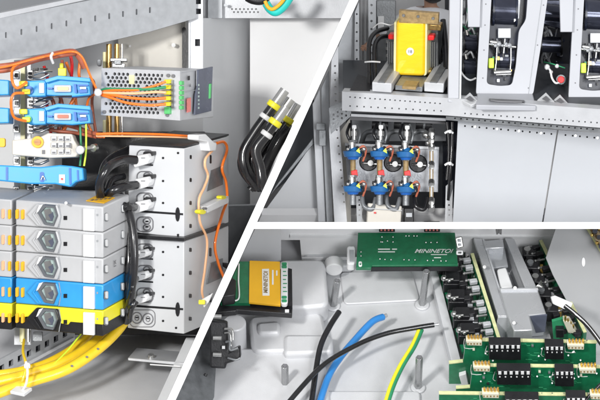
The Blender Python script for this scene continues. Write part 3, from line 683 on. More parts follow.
t = thing('corner_gusset', P(340, 135, .9), 'dark perforated corner gusset under the left end of the shelf beam', 'gusset')
hs = [circ(333.5+i*4.2, 104.5+j*4.4+(8-i*3)*.9+3, 1.1, n=8) for i in range(5) for j in range(3)]
MB().prism(Flat(.85), [(329, 108), (351, 96), (351, 116), (331, 134)], .05, holes=[h for h in hs if min(p[0] for p in h) > 330.5 and max(p[0] for p in h) < 350 and min(p[1] for p in h) > 108-(min(p[0] for p in h)-329)*.5 and max(p[1] for p in h) < 133-(max(p[0] for p in h)-331)*.9]).build('plate', galvd, t)
# beam + shelf
t = thing('shelf_beam', P(450, 115, .2), 'long pale beam with tiny holes carrying the transformer and the drive modules', 'beam')
hs = [circ(350+i*5, 97+(i*5)*.073, 1.0, .8, n=8) for i in range(19)]+[circ(350+i*7, 106+(i*7)*.055, .9, n=8) for i in range(14)]+[circ(465+i*6, 113.5+i*.42, .9, n=8) for i in range(24)]
MB().prism(F2, [(342, 91.5), (448, 98), (640, 112), (640, 131), (448, 115.5), (342, 110.5)], .12, holes=hs).build('web', galvl, t)
MB().pts([S2.at(343, 92.8), S2.at(640, 112), S2.at(640, 65), S2.at(343, 60)], Z2*-.03).build('shelf', shelfd, t)
MB().prism(F2, [(446, 116), (640, 131.8), (640, 136), (446, 120)], .1, off=-.1, holes=[circ(455+i*6, 119.2+i*.48-.9, 1.1, .8, n=8) for i in range(24)]).build('lower_lip', galvd, t)
# support channels on the shelf
def channel(x, w, label):
    t = thing('support_channel', S2.at(x, 92), label, 'channel', 'steel channels under the transformer')
    o = S2.at(x, 91.5, .03)
    MB().box(o, X2*w, Y2*.75, Z2*.1).build('body', galvl, t, .008)
    MB().box(o+Z2*.1+X2*w*.3-Y2*.01, X2*w*.35, Y2*.7, Z2*.012).build('slot', galvd, t)
channel(372, .20, 'left steel channel under the transformer')
channel(424, .20, 'right steel channel under the transformer')
t = thing('cross_channel', S2.at(400, 88), 'short dark channel between the two support channels', 'channel')
MB().box(S2.at(395, 90, .03), X2*.28, Y2*.35, Z2*.05).build('body', galvd, t, .006)
MB().box(S2.at(402, 89, .085), X2*.14, Y2*.2, Z2*.03).build('block', brown, t, .004)
# transformer
Yt = .75
TF = Pl(P(410, 76, Yt), X2, Z2)
t = thing('transformer', P(410, 78, Yt+.1), 'transformer with a yellow taped coil and a steel top bracket', 'transformer')
MB().prism(TF, [(388, 30), (438, 31), (438, 80), (388, 80)], .3, off=-.12).build('core', galvd, t, .01)
m = MB()
for i in range(5):
    m.prism(TF, rect(387.5+i*1.7, 42, 388.4+i*1.7, 72), .04, off=-.08).prism(TF, rect(427+i*1.7, 42, 427.9+i*1.7, 72), .04, off=-.08)
m.build('core_lamination', galv, t)
MB().prism(TF, rnd([(396, 21), (425, 21), (424.5, 76.5), (395, 75.5)], 4), .34, off=.16).build('coil', coil, t, .03)
MB().prism(TF, rnd([(423.5, 21.5), (427, 23), (426.5, 75), (423.5, 76)], 1.2), .28, off=.13).prism(TF, rnd([(394, 22), (396.5, 22), (396, 75), (393.5, 74)], 1.0), .28, off=.13).build('coil_edge', cream, t, .005)
MB().prism(TF, circ(410, 51.5, 3.8, n=20), .01, off=.172).build('sticker', whitep, t)
text(TF, 410, 51.6, '18', .045, ink, t, off=.175)
tb = MB().prism(TF, [(399, 10.5), (438.5, 13.5), (438, 24), (399, 22.5)], .06, off=.18, holes=[circ(403.5, 15.5, 1.7), circ(418, 16.5, 1.7), circ(433, 18.5, 1.7)]).build('top_bracket', brown, t)
m = MB()
for x, y in ((403.5, 15.5), (418, 16.5), (433, 18.5)): m.prism(TF, circ(x, y, 1.6, n=6), .05, off=.175)
m.build('bolt', chrome, tb)
MB().prism(TF, [(406, 22), (426, 24), (424, 30), (408, 29)], .1, off=.1).build('winding_lead', black, t, .01)
MB().prism(TF, [(425, 24), (441, 25), (441, 31), (426, 30)], .12, off=.06).build('terminal_bar', brass, t, .01)
MB().prism(TF, rr(388, 34.5, 395, 39.5, 1.5), .1, off=.08).build('cap', red, t, .01)
MB().prism(TF, rr(427, 35.5, 434, 40.5, 1.5), .1, off=.08).build('cap', red, t, .01)
MB().prism(TF, [(389, 66), (393, 66), (393, 80), (388, 80)], .1, off=.02).prism(TF, [(427, 70), (431, 70), (432, 82), (427, 82)], .1, off=.02).build('brass_foot', gold, t, .006)
MB().prism(TF, [(389, 76), (439, 78), (440, 83), (388, 82)], .4, off=.02).build('foot_bar', galv, t, .01)
# equipment behind: dark shelf boxes
t = thing('relay_box', P(390, 75, 1.7), 'dark relay box left behind the yellow coil', 'box')
MB().prism(Flat(1.6), [(376, 0), (396, 0), (396, 78), (377, 78)], .3).build('body', galvd, t, .01)
m = MB()
for i in range(5): m.prism(Flat(1.57), rect(386, 40+i*7, 390, 43+i*7), .03)
m.build('terminal', chrome, t)
m = MB()
for i in range(4): m.tube([P(391, 41+i*7, 1.55), P(396, 43+i*7, 1.4), P(397, 50+i*7, 1.5)], .012)
m.build('lead', blackc, t)
MB().prism(Flat(1.55), rect(378, 16, 384, 30), .02).build('rating_plate', whitep, t)
t = thing('perforated_post', P(374, 78, 1.5), 'perforated upright behind the thick black cables', 'post')
MB().prism(Flat(1.5), [(368, -20), (376, -20), (376, 72), (369, 72)], .08, holes=[circ(371.5, 5+i*8, 1.2, n=8) for i in range(8)]).build('face', galv, t)
g6 = 'thick black cables beside the transformer'
wire([(369.5, 90, .6), (369, 62, .7), (369.5, 42, .8), (376, 32, .9), (388, 28, 1)], 2.4, blackc, 'left thick black cable rising beside the transformer', 'power_cable', g6, 'cable')
wire([(375.5, 90, .6), (374.5, 62, .7), (375, 45, .8), (381, 37, .9), (392, 36, 1)], 2.4, blackc, 'right thick black cable rising beside the transformer', 'power_cable', g6, 'cable')
wire([(443, 20, 1), (445, 40, .9), (446, 70, .7), (443, 92, .6)], 3, blackc, 'black cable right of the transformer', 'power_cable', g6, 'cable')
wire([(438, 26, 1), (441, 55, .9), (439, 90, .7)], 2, blackc, 'thinner black cable hugging the right of the transformer', 'power_cable', g6, 'cable')
wire([(373, 28, .7), (380, 23, .6), (390, 25, .6), (397, 23, .6), (404, 26, .55)], .6, whitep, 'thin white wires curling to the transformer top', 'thin_wire', None, 'wire')
wire([(365, 62, .55), (372, 61.5, .5), (380, 62, .55)], .9, whitep, 'white tie around the two thick black cables', 'cable_tie', None, 'cable tie')
t = thing('floor_drum', P(355, 92, 1.0), 'dark angled tray left of the support channels', 'tray')
MB().pts([S2.at(350, 90, .02), S2.at(370, 91, .02), S2.at(370, 78, .02), S2.at(358, 74, .02)], Z2*-.02).build('tray', black, t)
# person
def skinned(name, verts, edges, radii, mt, parent, root=0):
    off = V((0, 0, 0)); q = parent
    while q is not None: off += q.location; q = q.parent
    me = bpy.data.meshes.new(name); me.from_pydata([v-off for v in verts], edges, []); me.materials.append(mt)
    o = bpy.data.objects.new(name, me); col.objects.link(o)
    if parent: o.parent = parent
    sk = o.modifiers.new('skin', 'SKIN'); sk.use_smooth_shade = True
    for i, r in enumerate(radii):
        v = me.skin_vertices[0].data[i]; v.radius = (r, r) if not isinstance(r, tuple) else r; v.use_root = (i == root)
    o.modifiers.new('sub', 'SUBSURF').levels = 2; o.modifiers['sub'].render_levels = 2
    return o
t = thing('gap_liner', P(362, 80, 2.6), 'bright white curtain added to brighten the wall in the gap left of the thick black cables', 'liner')  # added pleated white sheet, there to brighten the wall gap
MB().pts([P(357+i*2, -20, 2.6+(.06 if i % 2 else 0)) for i in range(9)]+[P(373-i*2, -20, 2.75+(.06 if i % 2 else 0)) for i in range(9)], V((0, 0, -1.15))).build('pleats', whitep, t)
YP = 1.9
pr = thing('person', P(430, 120, YP), 'person in a white shirt leaning behind the transformer, reaching left', 'person')
vs = [P(441, 85, YP), P(440, 50, YP), P(434, 22, YP), P(430, 8, YP-.05), P(432, -10, YP-.15), P(434, -24, YP-.12),
      P(414, 12, YP-.1), P(394, 26, YP-.2), P(374, 40, YP-.3), P(366, 46, YP-.3),
      P(452, 20, YP), P(458, 50, YP), P(455, 75, YP-.05)]
es = [(0, 1), (1, 2), (2, 3), (3, 4), (4, 5), (2, 6), (6, 7), (7, 8), (8, 9), (2, 10), (10, 11), (11, 12)]
rd = [.17, .16, .17, .06, .10, .10, .065, .05, .035, .028, .065, .05, .04]
# fingers
hb = 9
for k, (dx, dy, l) in enumerate(((-5, -1, 1), (-5.6, 1.2, 1.05), (-5.2, 3.2, 1), (-4.2, 5, .8), (-.5, 5, .8))):
    i = len(vs); b0 = vs[hb]
    vs += [P(366+dx*.45, 46+dy*.5, YP-.32), P(366+dx*l, 46+dy*l+1, YP-.34)]; es += [(hb, i), (i, i+1)]; rd += [.010, .007]
body = skinned('body', vs, es, rd, skin, pr)
s_v = [P(441, 90, YP), P(440, 50, YP), P(434, 22, YP), P(431, 12, YP-.04), P(414, 12, YP-.1), P(394, 26, YP-.2), P(378, 37, YP-.28), P(452, 20, YP), P(458, 50, YP), P(456, 68, YP-.04)]
skinned('shirt', s_v, [(0, 1), (1, 2), (2, 3), (2, 4), (4, 5), (5, 6), (2, 7), (7, 8), (8, 9)], [.20, .19, .21, .09, .10, .075, .055, .10, .07, .055], shirt, pr)
MB().ball(P(433, -13, YP-.18), .15, (1, 1, 1.15), 16, 12).build('hair', hair, pr)
m = MB().ball(P(424, -4, YP-.3), .03, (.6, 1, 1))
m.build('ear', skin, pr)
# upright between transformer and modules
t = thing('cabinet_post', P(453, 104, .2), 'plain pale upright between the transformer and the drive modules', 'post')
MB().prism(Flat(.12), [(450, -20), (461, -20), (459, 102.5), (448, 102)], .14).build('face', modp, t, .006)
MB().prism(Flat(.1), [(461, -20), (463, -20), (461, 100), (459.2, 101)], .3).build('flange', galv, t)
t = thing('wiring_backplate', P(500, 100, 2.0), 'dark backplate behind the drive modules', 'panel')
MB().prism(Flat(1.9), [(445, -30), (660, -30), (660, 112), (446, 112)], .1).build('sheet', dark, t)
m = MB(); m2 = MB()
for i in range(60):
    x = random.choice([random.uniform(455, 476), random.uniform(540, 566)]); y = random.uniform(2, 92)
    m.prism(Flat(1.8), rr(x, y, x+random.uniform(1.5, 5), y+random.uniform(1.5, 5), .5), .12)
    if i % 2: m2.prism(Flat(1.7), rr(x, y, x+random.uniform(1, 3), y+random.uniform(.8, 2), .3), .1)
m.build('relay', navy, t); m2.build('terminal', chrome, t)
random.seed(11)
for i in range(16):
    x = (458 if i % 2 else 541)+random.uniform(0, 12); y = random.uniform(5, 60)
    wire([(x, y, 1.6), (x+random.uniform(-2, 6), y+8, 1.4), (x+random.uniform(-3, 8), y+18, 1.4), (x+random.uniform(0, 9), y+random.uniform(22, 34), 1.5)], random.uniform(.5, 1.2), (galvd, whitep, galv, gwire)[i % 4], 'thin loose wire among the dark gear ' + ('beside the plain upright' if i % 2 else 'between the two drive modules'), 'thin_wire', 'loose wires ' + ('beside the plain upright' if i % 2 else 'between the modules'), 'wire')
# drive modules
def module(label):
    t = thing('drive_module', P(500, 104, .5), label, 'drive module', 'drive modules on the shelf beam')
    f = Flat(.25)
    MB().prism(f, rnd([(482, -12), (492, -12), (486.5, 84), (500, 86), (512, 85), (516, 66), (519, 30), (526, 20), (528.5, -12), (549, -12), (541, 45), (533, 95), (476, 95)], 4), .08).build('front_frame', modp, t)
    MB().pts([P(477, 93, .25), P(533, 93.5, .25), P(536, 106, -.1), P(476, 105, -.1)], V((0, .02, -.05))).build('foot_flange', modp, t, .01)
    MB().pts([P(489, 98.5, .06), P(524, 100, .04), P(525, 102, -.02), P(489, 100.5, 0)], V((0, -.012, 0))).tube([P(491, 100, -.03), P(500, 101.5, -.08), P(522, 102, -.08)], .009).build('handle_slot', ink, t)
    MB().prism(Flat(.2), [(467, -12), (481.5, -12), (480, 27), (468, 27)], .06).build('notch_plate', modp, t, .006)
    MB().prism(Flat(.42), [(484, -12), (532, -12), (522, 90), (480, 90)], .5, ).build('housing', navy, t)
    c = P(492, 9, .42); d = P(517, 10, .42)
    MB().cyl(c, d, .155, n=32).build('drum', drumm, t)
    MB().cyl(P(492, 9, .42), P(494, 9, .42), .17, n=32).build('drum_flange', navy, t)
    MB().cyl(P(515, 10, .42), P(517, 10, .42), .17, n=32).build('drum_flange', navy, t)
    MB().prism(Flat(.33), rect(498, 28, 511, 38), .04).build('rating_plate', galv, t, .005)
    MB().cyl(P(494, 58, .5), P(514, 59, .5), .13, n=28).build('drum', drumm, t)
    MB().cyl(P(489, 44, .28), P(516, 47, .28), .012).cyl(P(490, 41.5, .3), P(500, 43, .3), .02).build('upper_rod', chrome, t)
    MB().cyl(P(494, 72.5, .28), P(511, 71.5, .28), .022).cyl(P(496, 74.5, .3), P(511, 74, .3), .012).build('lower_rod', chrome, t)
    MB().prism(Flat(.3), rr(488.5, 58, 494, 68, 1), .06).build('indicator', lime, t, .006)
    MB().tube([P(497, 46, .3), P(496.5, 60, .3), P(495, 72, .3)], .008).tube([P(511, 47, .3), P(511, 60, .3), P(510, 72, .3)], .008).build('side_rod', chrome, t)
    m = MB()
    for i in range(6): m.ball(P(492+i*3.5, 44+(i % 2)*1.5, .27), .014+.006*(i % 3), n=8, m=6)
    m.build('connector', galv, t)
    rs = random.Random(5)
    for i in range(9):
        x = rs.uniform(492, 509); y = rs.uniform(50, 80)
        MB().prism(Flat(.36), rr(x, y, x+rs.uniform(1.5, 4), y+rs.uniform(1.5, 4), .5), .05).build('component', (galvd, black, gold, galv, gwire)[i % 5], t)
    for i in range(5):
        x = 493+i*4
        MB().tube([P(x, 39, .36), P(x+rs.uniform(-2, 2), 45, .32), P(x+rs.uniform(-2, 2), 53, .36)], .008).build('lead', (blackc, galv, blackc, whitep, blackc)[i], t)
    m = MB()
    for y in (4, 25, 50, 78): m.prism(f, circ(486-.04*y, y, .7, n=8), .01, off=.004)
    for x, y in ((545, 5), (539, 45), (530, 88)): m.prism(f, circ(x-1.5, y, .7, n=8), .01, off=.004)
    m.build('screw', ink, t)
    MB().prism(f, [(543.2, -12), (543.8, -12), (528.8, 94), (528.2, 94)], .004, off=.004).build('fold_line', galvd, t)
    MB().prism(Flat(.3), [(514, -12), (521, -12), (519, 18), (514, 22)], .06).build('bracket', galvl, t)
    return t
md = module('left drive module with a white frame, next to the plain upright')
dup(md, V((.93, -.02, -.05)), 'right drive module, cut by the photo edge')
for i, (x, y) in enumerate(((462, 101), (538, 101), (552, 103))):
    nm = ('small white angle bracket at the foot of the left module', 'small slotted white bracket between the modules', 'rightmost white angle bracket between the modules')[i]
    t = thing('angle_bracket', P(x, y, .0), nm, 'bracket', 'angle brackets on the shelf beam')
    MB().pts([P(x-1, y-1, .1), P(x+8, y-9, .2), P(x+17, y+1, .0), P(x+9, y+4, -.05)], V((0, .03, -.03))).build('plate', whitel, t, .006)
    MB().pts([P(x+4, y-2, .03), P(x+8, y-5, .1), P(x+12, y-1, .0), P(x+9, y+.5, -.03)], V((0, -.008, .004))).build('opening', ink, t)
g7 = 'small wires between the modules'
wire([(545, 66, .5), (550, 70, .4), (552, 78, .4), (556, 83, .4), (562, 81, .4)], 1.1, whitep, 'white wire curling towards the red button', 'thin_wire', g7, 'wire')
wire([(459, 68, .5), (464, 76, .4), (470, 80, .4), (476, 78, .4)], 1.0, whitep, 'white wire curling beside the left module', 'thin_wire', g7, 'wire')
wire([(544, 62, .6), (553, 64, .5), (565, 68, .5)], .7, gwire, 'green wire above the red button', 'thin_wire', g7, 'wire')
t = thing('push_button', P(561, 84, .4), 'red button between the two drive modules', 'button')
MB().cyl(P(561, 79.5, .45), P(561, 79.5, .32), .035).build('cap', red, t, .006)
MB().cyl(P(561, 79.5, .6), P(561, 79.5, .45), .05).build('collar', galvd, t)
tag(MB().ball(P(547, 67, .45), .03).ball(P(551, 72, .42), .02).ball(P(557, 66, .5), .022).build('wire_connector', whitep), 'white wire connectors left of the red button', 'connector')
tag(MB().prism(Flat(.9), [(537, 0), (566, 0), (564, 30), (536, 22)], .2).cyl(P(541, 12, .85), P(563, 14, .85), .09).build('motor_housing', drumm, None, .01), 'dark round motor housing between the two drive modules', 'motor')
tag(MB().prism(Flat(.7), [(456, 0), (466, 0), (466, 25), (457, 22)], .2).ball(P(462, 11, .66), .04).build('cable_gland', galvd, None, .01), 'grey cable gland right of the plain upright', 'gland')
for x0, x1, y, s_ in ((463, 478, 42, 'beside the plain upright'), (540, 562, 44, 'between the drive modules, under the round motor housing'), (462, 477, 66, 'low beside the plain upright')):
    t = thing('cable_coil', P((x0+x1)/2, y+9, 1.0), 'glossy black coil ' + s_, 'coil', 'black coils behind the module frames')
    MB().cyl(P(x0, y, 1.0), P(x1, y+1, 1.0), .085, n=24).build('winding', drumm, t)
    MB().cyl(P(x0, y, 1.0), P(x0+1.5, y, 1.0), .11, n=24).build('flange', black, t)
    MB().cyl(P(x1-1.5, y+1, 1.0), P(x1, y+1, 1.0), .11, n=24).build('flange', black, t)
    MB().cyl(P(x0+4, y-12, .95), P(x0+5, y-7, .95), .02, n=8).build('terminal', chrome, t)
    MB().tube([P(x0+5, y-11, .95), P(x0+9, y-14, .9), P(x0+12, y-8, .9)], .012).build('lead', galv, t)
# lower cover panels
for pts, holeoff, lab in (([(458, 121), (557, 130), (542, 222), (453, 222)], 0, 'left blank cover panel under the drive modules'), ([(558.5, 130), (660, 138), (660, 222), (543.5, 222)], 1, 'right blank cover panel under the drive modules')):
    t = thing('cover_panel', P(pts[3][0]+40, 222, .4), lab, 'panel', 'blank cover panels below the shelf beam')
    f = Flat(.5+holeoff*.02)
    x0 = pts[0][0]; hs = [circ(x0+7+i*7.2, pts[0][1]+5+i*.66, 1.0, n=8) for i in range(13)]
    MB().prism(f, pts, .04, holes=hs).build('sheet', coverp, t)
    MB().prism(f, [(x0+3, pts[0][1]+2), (x0+96, pts[0][1]+11), (x0+95, pts[0][1]+15), (x0+3, pts[0][1]+7)], .01, off=-.05).build('dark_back', ink, t)
    m = MB()
    for i in range(4): m.prism(f, circ(x0+17+i*22, pts[0][1]+5.7+i*2.1, 1.4, n=6), .02, off=.015)
    m.build('screw', chrome, t)
# lower cavity
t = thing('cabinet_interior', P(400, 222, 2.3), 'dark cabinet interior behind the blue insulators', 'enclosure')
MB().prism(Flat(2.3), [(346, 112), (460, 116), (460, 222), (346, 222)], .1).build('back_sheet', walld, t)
MB().prism(Flat(1.9), [(352, 120), (446, 123), (446, 141), (352, 141)], .1).build('mid_sheet', galv, t)
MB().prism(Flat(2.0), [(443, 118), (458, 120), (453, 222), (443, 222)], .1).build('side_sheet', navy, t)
t = thing('top_guard_rail', P(400, 119, .9), 'pale thin rail under the shelf beam above the insulators', 'rail')
MB().prism(Flat(.85), [(350, 113.5), (446, 118), (446, 121), (350, 116.5)], .08).build('bar', galvl, t, .004)
MB().prism(Flat(1.0), [(350, 117), (446, 121.5), (446, 124), (350, 120)], .04).build('lip', ink, t)
for i in range(3):
    o = thing('cable_duct', P(380+i*22, 128, 1.4), 'dark rounded duct %s under the guard rail' % ('at the left', 'in the middle', 'at the right')[i], 'duct', 'dark ducts under the guard rail')
    MB().cyl(P(372+i*22, 124, 1.4), P(388+i*22, 125, 1.4), .065, n=18).build('tube', black, o)
    MB().cyl(P(379+i*22, 124.4, 1.4), P(381+i*22, 124.6, 1.4), .075, n=18).build('ring', galvd, o)
for i in range(3):
    wire([(362+i*24, 142, 1.3), (366+i*24, 133, 1.2), (377+i*24, 132, 1.2), (384+i*24, 142, 1.3)], 2.6, galvd, 'grey hose arch %s behind the insulator tops' % ('at the left', 'in the middle', 'at the right')[i], 'hose', 'grey hose arches', 'hose')
IP = Flat(1.1)
t = thing('insulator_plate', P(392, 190, 1.1), 'galvanised plate with three round openings behind the blue insulators', 'plate')
cc = [(368.5, 162, 9.5, 9), (393, 163, 9.5, 9), (418, 163.5, 9.5, 9)]
MB().prism(IP, [(345, 143), (439, 147), (438, 192), (348, 190)], .05, holes=[circ(*c, n=20) for c in cc]).build('plate', galvp, t)
MB().prism(Flat(1.06), [(345, 143), (439, 147), (439, 149.5), (345, 145.5)], .1).build('top_fold', galvl, t)
for c in cc:
    MB().cyl(P(c[0], c[1], 1.4), P(c[0], c[1], 1.08), .095, n=20).build('sensor_ring', black, t, .01)
    MB().cyl(P(c[0]+2, c[1]+1, 1.1), P(c[0]+2, c[1]+1, 1.02), .03).cyl(P(c[0]-6, c[1]+1, 1.08), P(c[0]+8, c[1]+2, 1.05), .012).build('terminal', chrome, t)
def column(label):
    t = thing('fuse_column', P(353, 200, .8), label, 'fuse column', 'fuse columns with blue insulators')
    MB().prism(Flat(.95), rect(350.3, 138, 355.5, 200), .06).build('busbar', galvd, t, .006)
    MB().cyl(P(354, 128, .85), P(354, 143, .85), .022).cyl(P(354, 131, .85), P(354, 136, .85), .036).build('top_stud', chrome, t)
    MB().prism(Flat(.83), rr(352, 125, 356.5, 129, 1), .06).build('top_nut', whitep, t, .004)
    MB().tube([P(350, 141, .9), P(347, 133, .9), P(350, 124, 1.0)], .016).build('lead', blackc, t)
    MB().tube([P(358, 143, .9), P(360, 134, .9), P(357, 124, 1.0)], .012).build('lead', galvd, t)
    for k, y in enumerate((152, 187)):
        MB().cyl(P(353, y-1, .8), P(353, y+5, .8), .105, .09, n=22).cyl(P(353, y-5, .8), P(353, y-1, .8), .05, .07, n=18).build('insulator', iblue, t, .008)
        MB().cyl(P(353, y+5, .8), P(353, y+7.5, .8), .065, .05, n=18).build('insulator_skirt', dblue, t)
        MB().cyl(P(352, y-10, .78), P(352, y-3, .78), .036, n=10).build('bolt', chrome, t, .004)
        MB().pts([P(356, y-1, .7), P(360.3, y+1.5, .7), P(359, y-4, .7)], V((0, .03, 0))).build('warning_mark', lime, t)
        MB().tube([P(357, y-5, .75), P(362, y-2, .7), P(364, y+4, .75)], .012).tube([P(346, y+1, .75), P(349, y-7, .72)], .01).build('lead', blackc, t)
        MB().tube([P(358, y-2, .72), P(363, y-6, .7), P(366, y-1, .72), P(363, y+9, .78)], .011).build('lead', maroon, t)
        MB().prism(Flat(.78), rr(345.5, y-6, 349, y-2.5, .6), .06).build('side_block', black, t, .004)
        MB().cyl(P(353, y-12, .8), P(353, y-9.5, .8), .045, n=6).build('hex_nut', galvd, t, .003)
        MB().ball(P(364, y-3, .7), .022).ball(P(348, y-3, .7), .018).build('terminal', chrome, t)
    MB().prism(Flat(.8), [(351, 171), (357, 169.5), (358, 176), (352, 178)], .08).build('clamp', red, t, .006)
    MB().cyl(P(353, 160, .85), P(353, 183, .85), .028).build('fuse', brown, t)
    MB().cyl(P(353, 194, .85), P(353, 205, .85), .035, n=10).build('bottom_stud', galvd, t)
    return t
c0 = column('leftmost fuse column with two blue insulators')
dup(c0, V((.275, 0, 0)), 'middle fuse column with two blue insulators')
dup(c0, V((.545, 0, -.005)), 'rightmost fuse column with two blue insulators')
t = thing('earth_bar', P(432, 205, .8), 'metal bar with bolts right of the blue insulators', 'bar')
MB().prism(Flat(.85), rect(429.5, 140, 433.5, 200), .05).build('bar', brown, t, .005)
m = MB()
for y in (130, 137, 145, 163, 181, 199, 206): m.cyl(P(431.5, y, .85), P(431.5, y+4, .8), .032, n=8)
m.build('bolt', chrome, t)
MB().cyl(P(431.5, 128, .86), P(431.5, 207, .86), .014).build('stud', galv, t)
m = MB(); m.ball(P(426, 135, .9), .04).ball(P(428, 143, .9), .03); m.build('nut', chrome, t)
for i, x in enumerate((368, 392, 420)):
    wire([(x-6, 196, .95), (x-4, 206, .9), (x+4, 209, .9), (x+8, 198, .95)], 2.4, galvd if i != 2 else blackc, 'hose loop %s under the insulator plate' % ('at the left', 'in the middle', 'at the right')[i], 'hose', 'hose loops below the plate', 'hose')
t = thing('junction_box', P(385, 222, .9), 'large cream box under the insulator plate', 'box')
MB().prism(Flat(.9), [(368, 203), (402, 206), (401, 223), (367, 223)], .4).build('case', beige, t, .012)
MB().prism(Flat(.88), [(374, 212), (376, 212), (376, 213.5), (374, 213.5)], .02).build('mark', red, t)
MB().prism(Flat(.87), [(368, 207.8), (402, 210.4), (402, 211), (368, 208.5)], .02).build('lid_line', galv, t)
t = thing('perforated_post', P(450, 222, .9), 'slender perforated upright right of the metal bar', 'post')
MB().prism(Flat(.8), [(446, 186), (453, 180), (452, 222), (445, 222)], .06, holes=[circ(449, 190+i*5, .9, n=8) for i in range(6)]).build('face', galvl, t)
t = thing('perforated_post', P(358, 222, 1.0), 'slender perforated upright left of the cream box', 'post')
MB().prism(Flat(1.2), [(356, 196), (362, 196), (362, 222), (357, 222)], .06, holes=[circ(359.3, 200+i*5, .9, n=8) for i in range(4)]).build('face', galv, t)
t = thing('black_relay', P(412, 222, 1.0), 'black relay below the rightmost fuse column', 'relay')
MB().prism(Flat(.95), [(404, 208), (414, 208), (414, 223), (404, 223)], .2).build('body', black, t, .01)
MB().prism(Flat(.93), rect(406, 213, 412, 217), .02).build('label_plate', galv, t)
wire([(447, 122, .8), (449, 150, .8), (447, 180, .8)], 1.6, blackc, 'black cable hanging right of the metal bar', 'power_cable', 'black cables beside the cover panel', 'cable')
wire([(452, 122, .7), (452, 145, .7), (450, 175, .7), (448, 200, .8)], 1.4, blackc, 'black cable hugging the left cover panel', 'power_cable', 'black cables beside the cover panel', 'cable')
for i, (y, s) in enumerate(((133, 'upper'), (165, 'lower'))):
    tag(MB().tube([P(445, y, .62), P(449, y-2, .6), P(453, y, .62)], .012).ball(P(450, y-1.5, .6), .02).build('cable_tie', whitep), '%s white tie on the black cables by the cover panel' % s, 'cable tie', 'white ties by the cover panel')

# =================================================================== BAY 3: control board tray (bottom right)
F3 = Pl(P(400, 350, 1.0), X3, Y3)            # tray floor
def U(o, v=Z3): return Pl(o, X3, v)
o = MB().pts([F3.at(diag(450)+2, 450), F3.at(680, 450), F3.at(680, 236), F3.at(diag(236)+2, 236)], Z3*-.1).build('tray_floor', castg); o['kind'] = 'structure'
t = thing('tray_wall', F3.at(450, 262), 'white rear wall of the tray behind the circuit boards', 'wall')
MB().prism(U(F3.at(450, 262)), [(diag(215)+6, 215), (650, 215), (650, 263), (302, 264), (300, 240), (diag(240)+6, 240)], .1).build('sheet', brightp, t)
MB().pts([F3.at(302, 263, .02), F3.at(650, 263, .02), F3.at(650, 257, .2), F3.at(302, 257, .2)], Z3*-.02).build('cove', brightp, t)
MB().prism(U(F3.at(450, 262)), [(290, 235.5), (650, 237.5), (650, 240), (290, 238)], .02, off=.02).build('ridge', whitep, t)
# raised castings
def cast(pts, h, label, r=8, b=.035, name='cast_boss'):
    pl = Pl(F3.o + Z3*h, X3, Y3)
    o = MB().prism(pl, rnd(pts, r), h*.995, d=-Z3).build(name, castg, None, b)
    return tag(o, label, 'casting', 'raised castings of the tray')
cast([(278, 259), (325, 259), (329, 305), (300, 308), (275, 306)], .28, 'raised casting right of the amber label module')
cast([(248, 316), (322, 311), (330, 350), (252, 352)], .16, 'raised casting below the amber label module')
cast([(256, 322), (280, 320), (281, 333), (258, 334)], .2, 'small pad on the left of the casting below the module', 5)
cast([(340, 272), (412, 270), (420, 300), (344, 304)], .025, 'very shallow rectangular pad on the tray floor under the labelled board', 5, .01)
cast([(284, 334), (332, 334), (334, 352), (284, 354)], .2, 'small upper step of the casting below the module', 5)
cast([(302, 242), (352, 242), (354, 266), (306, 266)], .12, 'low casting left of the green labelled board', 5)
cast([(180, 348), (312, 347), (326, 362), (336, 470), (150, 470)], .12, 'broad low casting at the bottom left of the tray', 8)
cast([(322, 391), (420, 391), (424, 470), (322, 470)], .05, 'low flat step at the bottom edge between the cables', 4, .015)
t = thing('wall_sheet', P(240, 260, 1.6), 'grey panel at the upper left corner of the tray', 'panel')
MB().prism(U(F3.at(265, 275)), [(diag(225)+6, 225), (281, 225), (281, 275), (diag(275)+4, 275)], .05).build('sheet', whitel, t)
t = thing('wall_sheet', P(215, 400, .6), 'dark side wall beside the slanted partition', 'panel')
MB().pts([F3.at(diag(320)+2, 320, .3), F3.at(222, 320, .05), F3.at(217, 450, .0), F3.at(diag(450)+2, 450, .3)], V((0, .05, -.02))).build('sheet', galvd, t)
MB().tube([F3.at(205, 376, .36), F3.at(206, 374, .37)], .02).build('screw', black, t)
# vertical post
t = thing('standoff', F3.at(267, 262), 'metal standoff behind the amber label module', 'standoff', 'hexagonal metal standoffs')
MB().cyl(F3.at(267, 262), F3.at(267, 262)+Z3*.45, .04, n=6).build('pillar', steel, t, .004)
MB().cyl(F3.at(266, 263), F3.at(266, 263)+Z3*.05, .09, n=20).build('base', castg, t, .01)
# label module
H = .55
MP = Pl(F3.at(255, 345) + Z3*H, X3, Y3)
t = thing('label_module', F3.at(255, 345), 'module with green board and an amber label reading MININETOI, on a black base', 'module')
MB().prism(MP, [(diag(314)+4, 313), (236, 311), (237, 310), (292, 314), (292.5, 306), (291, 270), (222, 262), (diag(270)+4, 270)], .07, off=-.04).build('black_base', black, t, .012)
MB().prism(MP, [(diag(303)+5, 303), (250, 303), (250, 261.5), (diag(261)+5, 261.5)], .04).build('board', pcb, t)
MB().prism(MP, [(249.5, 260.5), (280, 261.5), (280.5, 305), (249, 302)], .03, off=.02).build('amber_label', ylabel, t, .003)
MB().prism(MP, [(262, 269), (269, 268.8), (269.5, 295.5), (262.5, 295.5)], .003, off=.024).build('label_field', silk, t)
text(MP, 265.9, 282.2, 'MININETOI', .062, brown, t, off=.028, rot=90, shear=.15)
MB().prism(MP, rect(272, 270, 273.6, 284.5), .003, off=.024).prism(MP, rect(276, 270.5, 277.5, 275.5), .003, off=.024).build('label_line', silk, t)
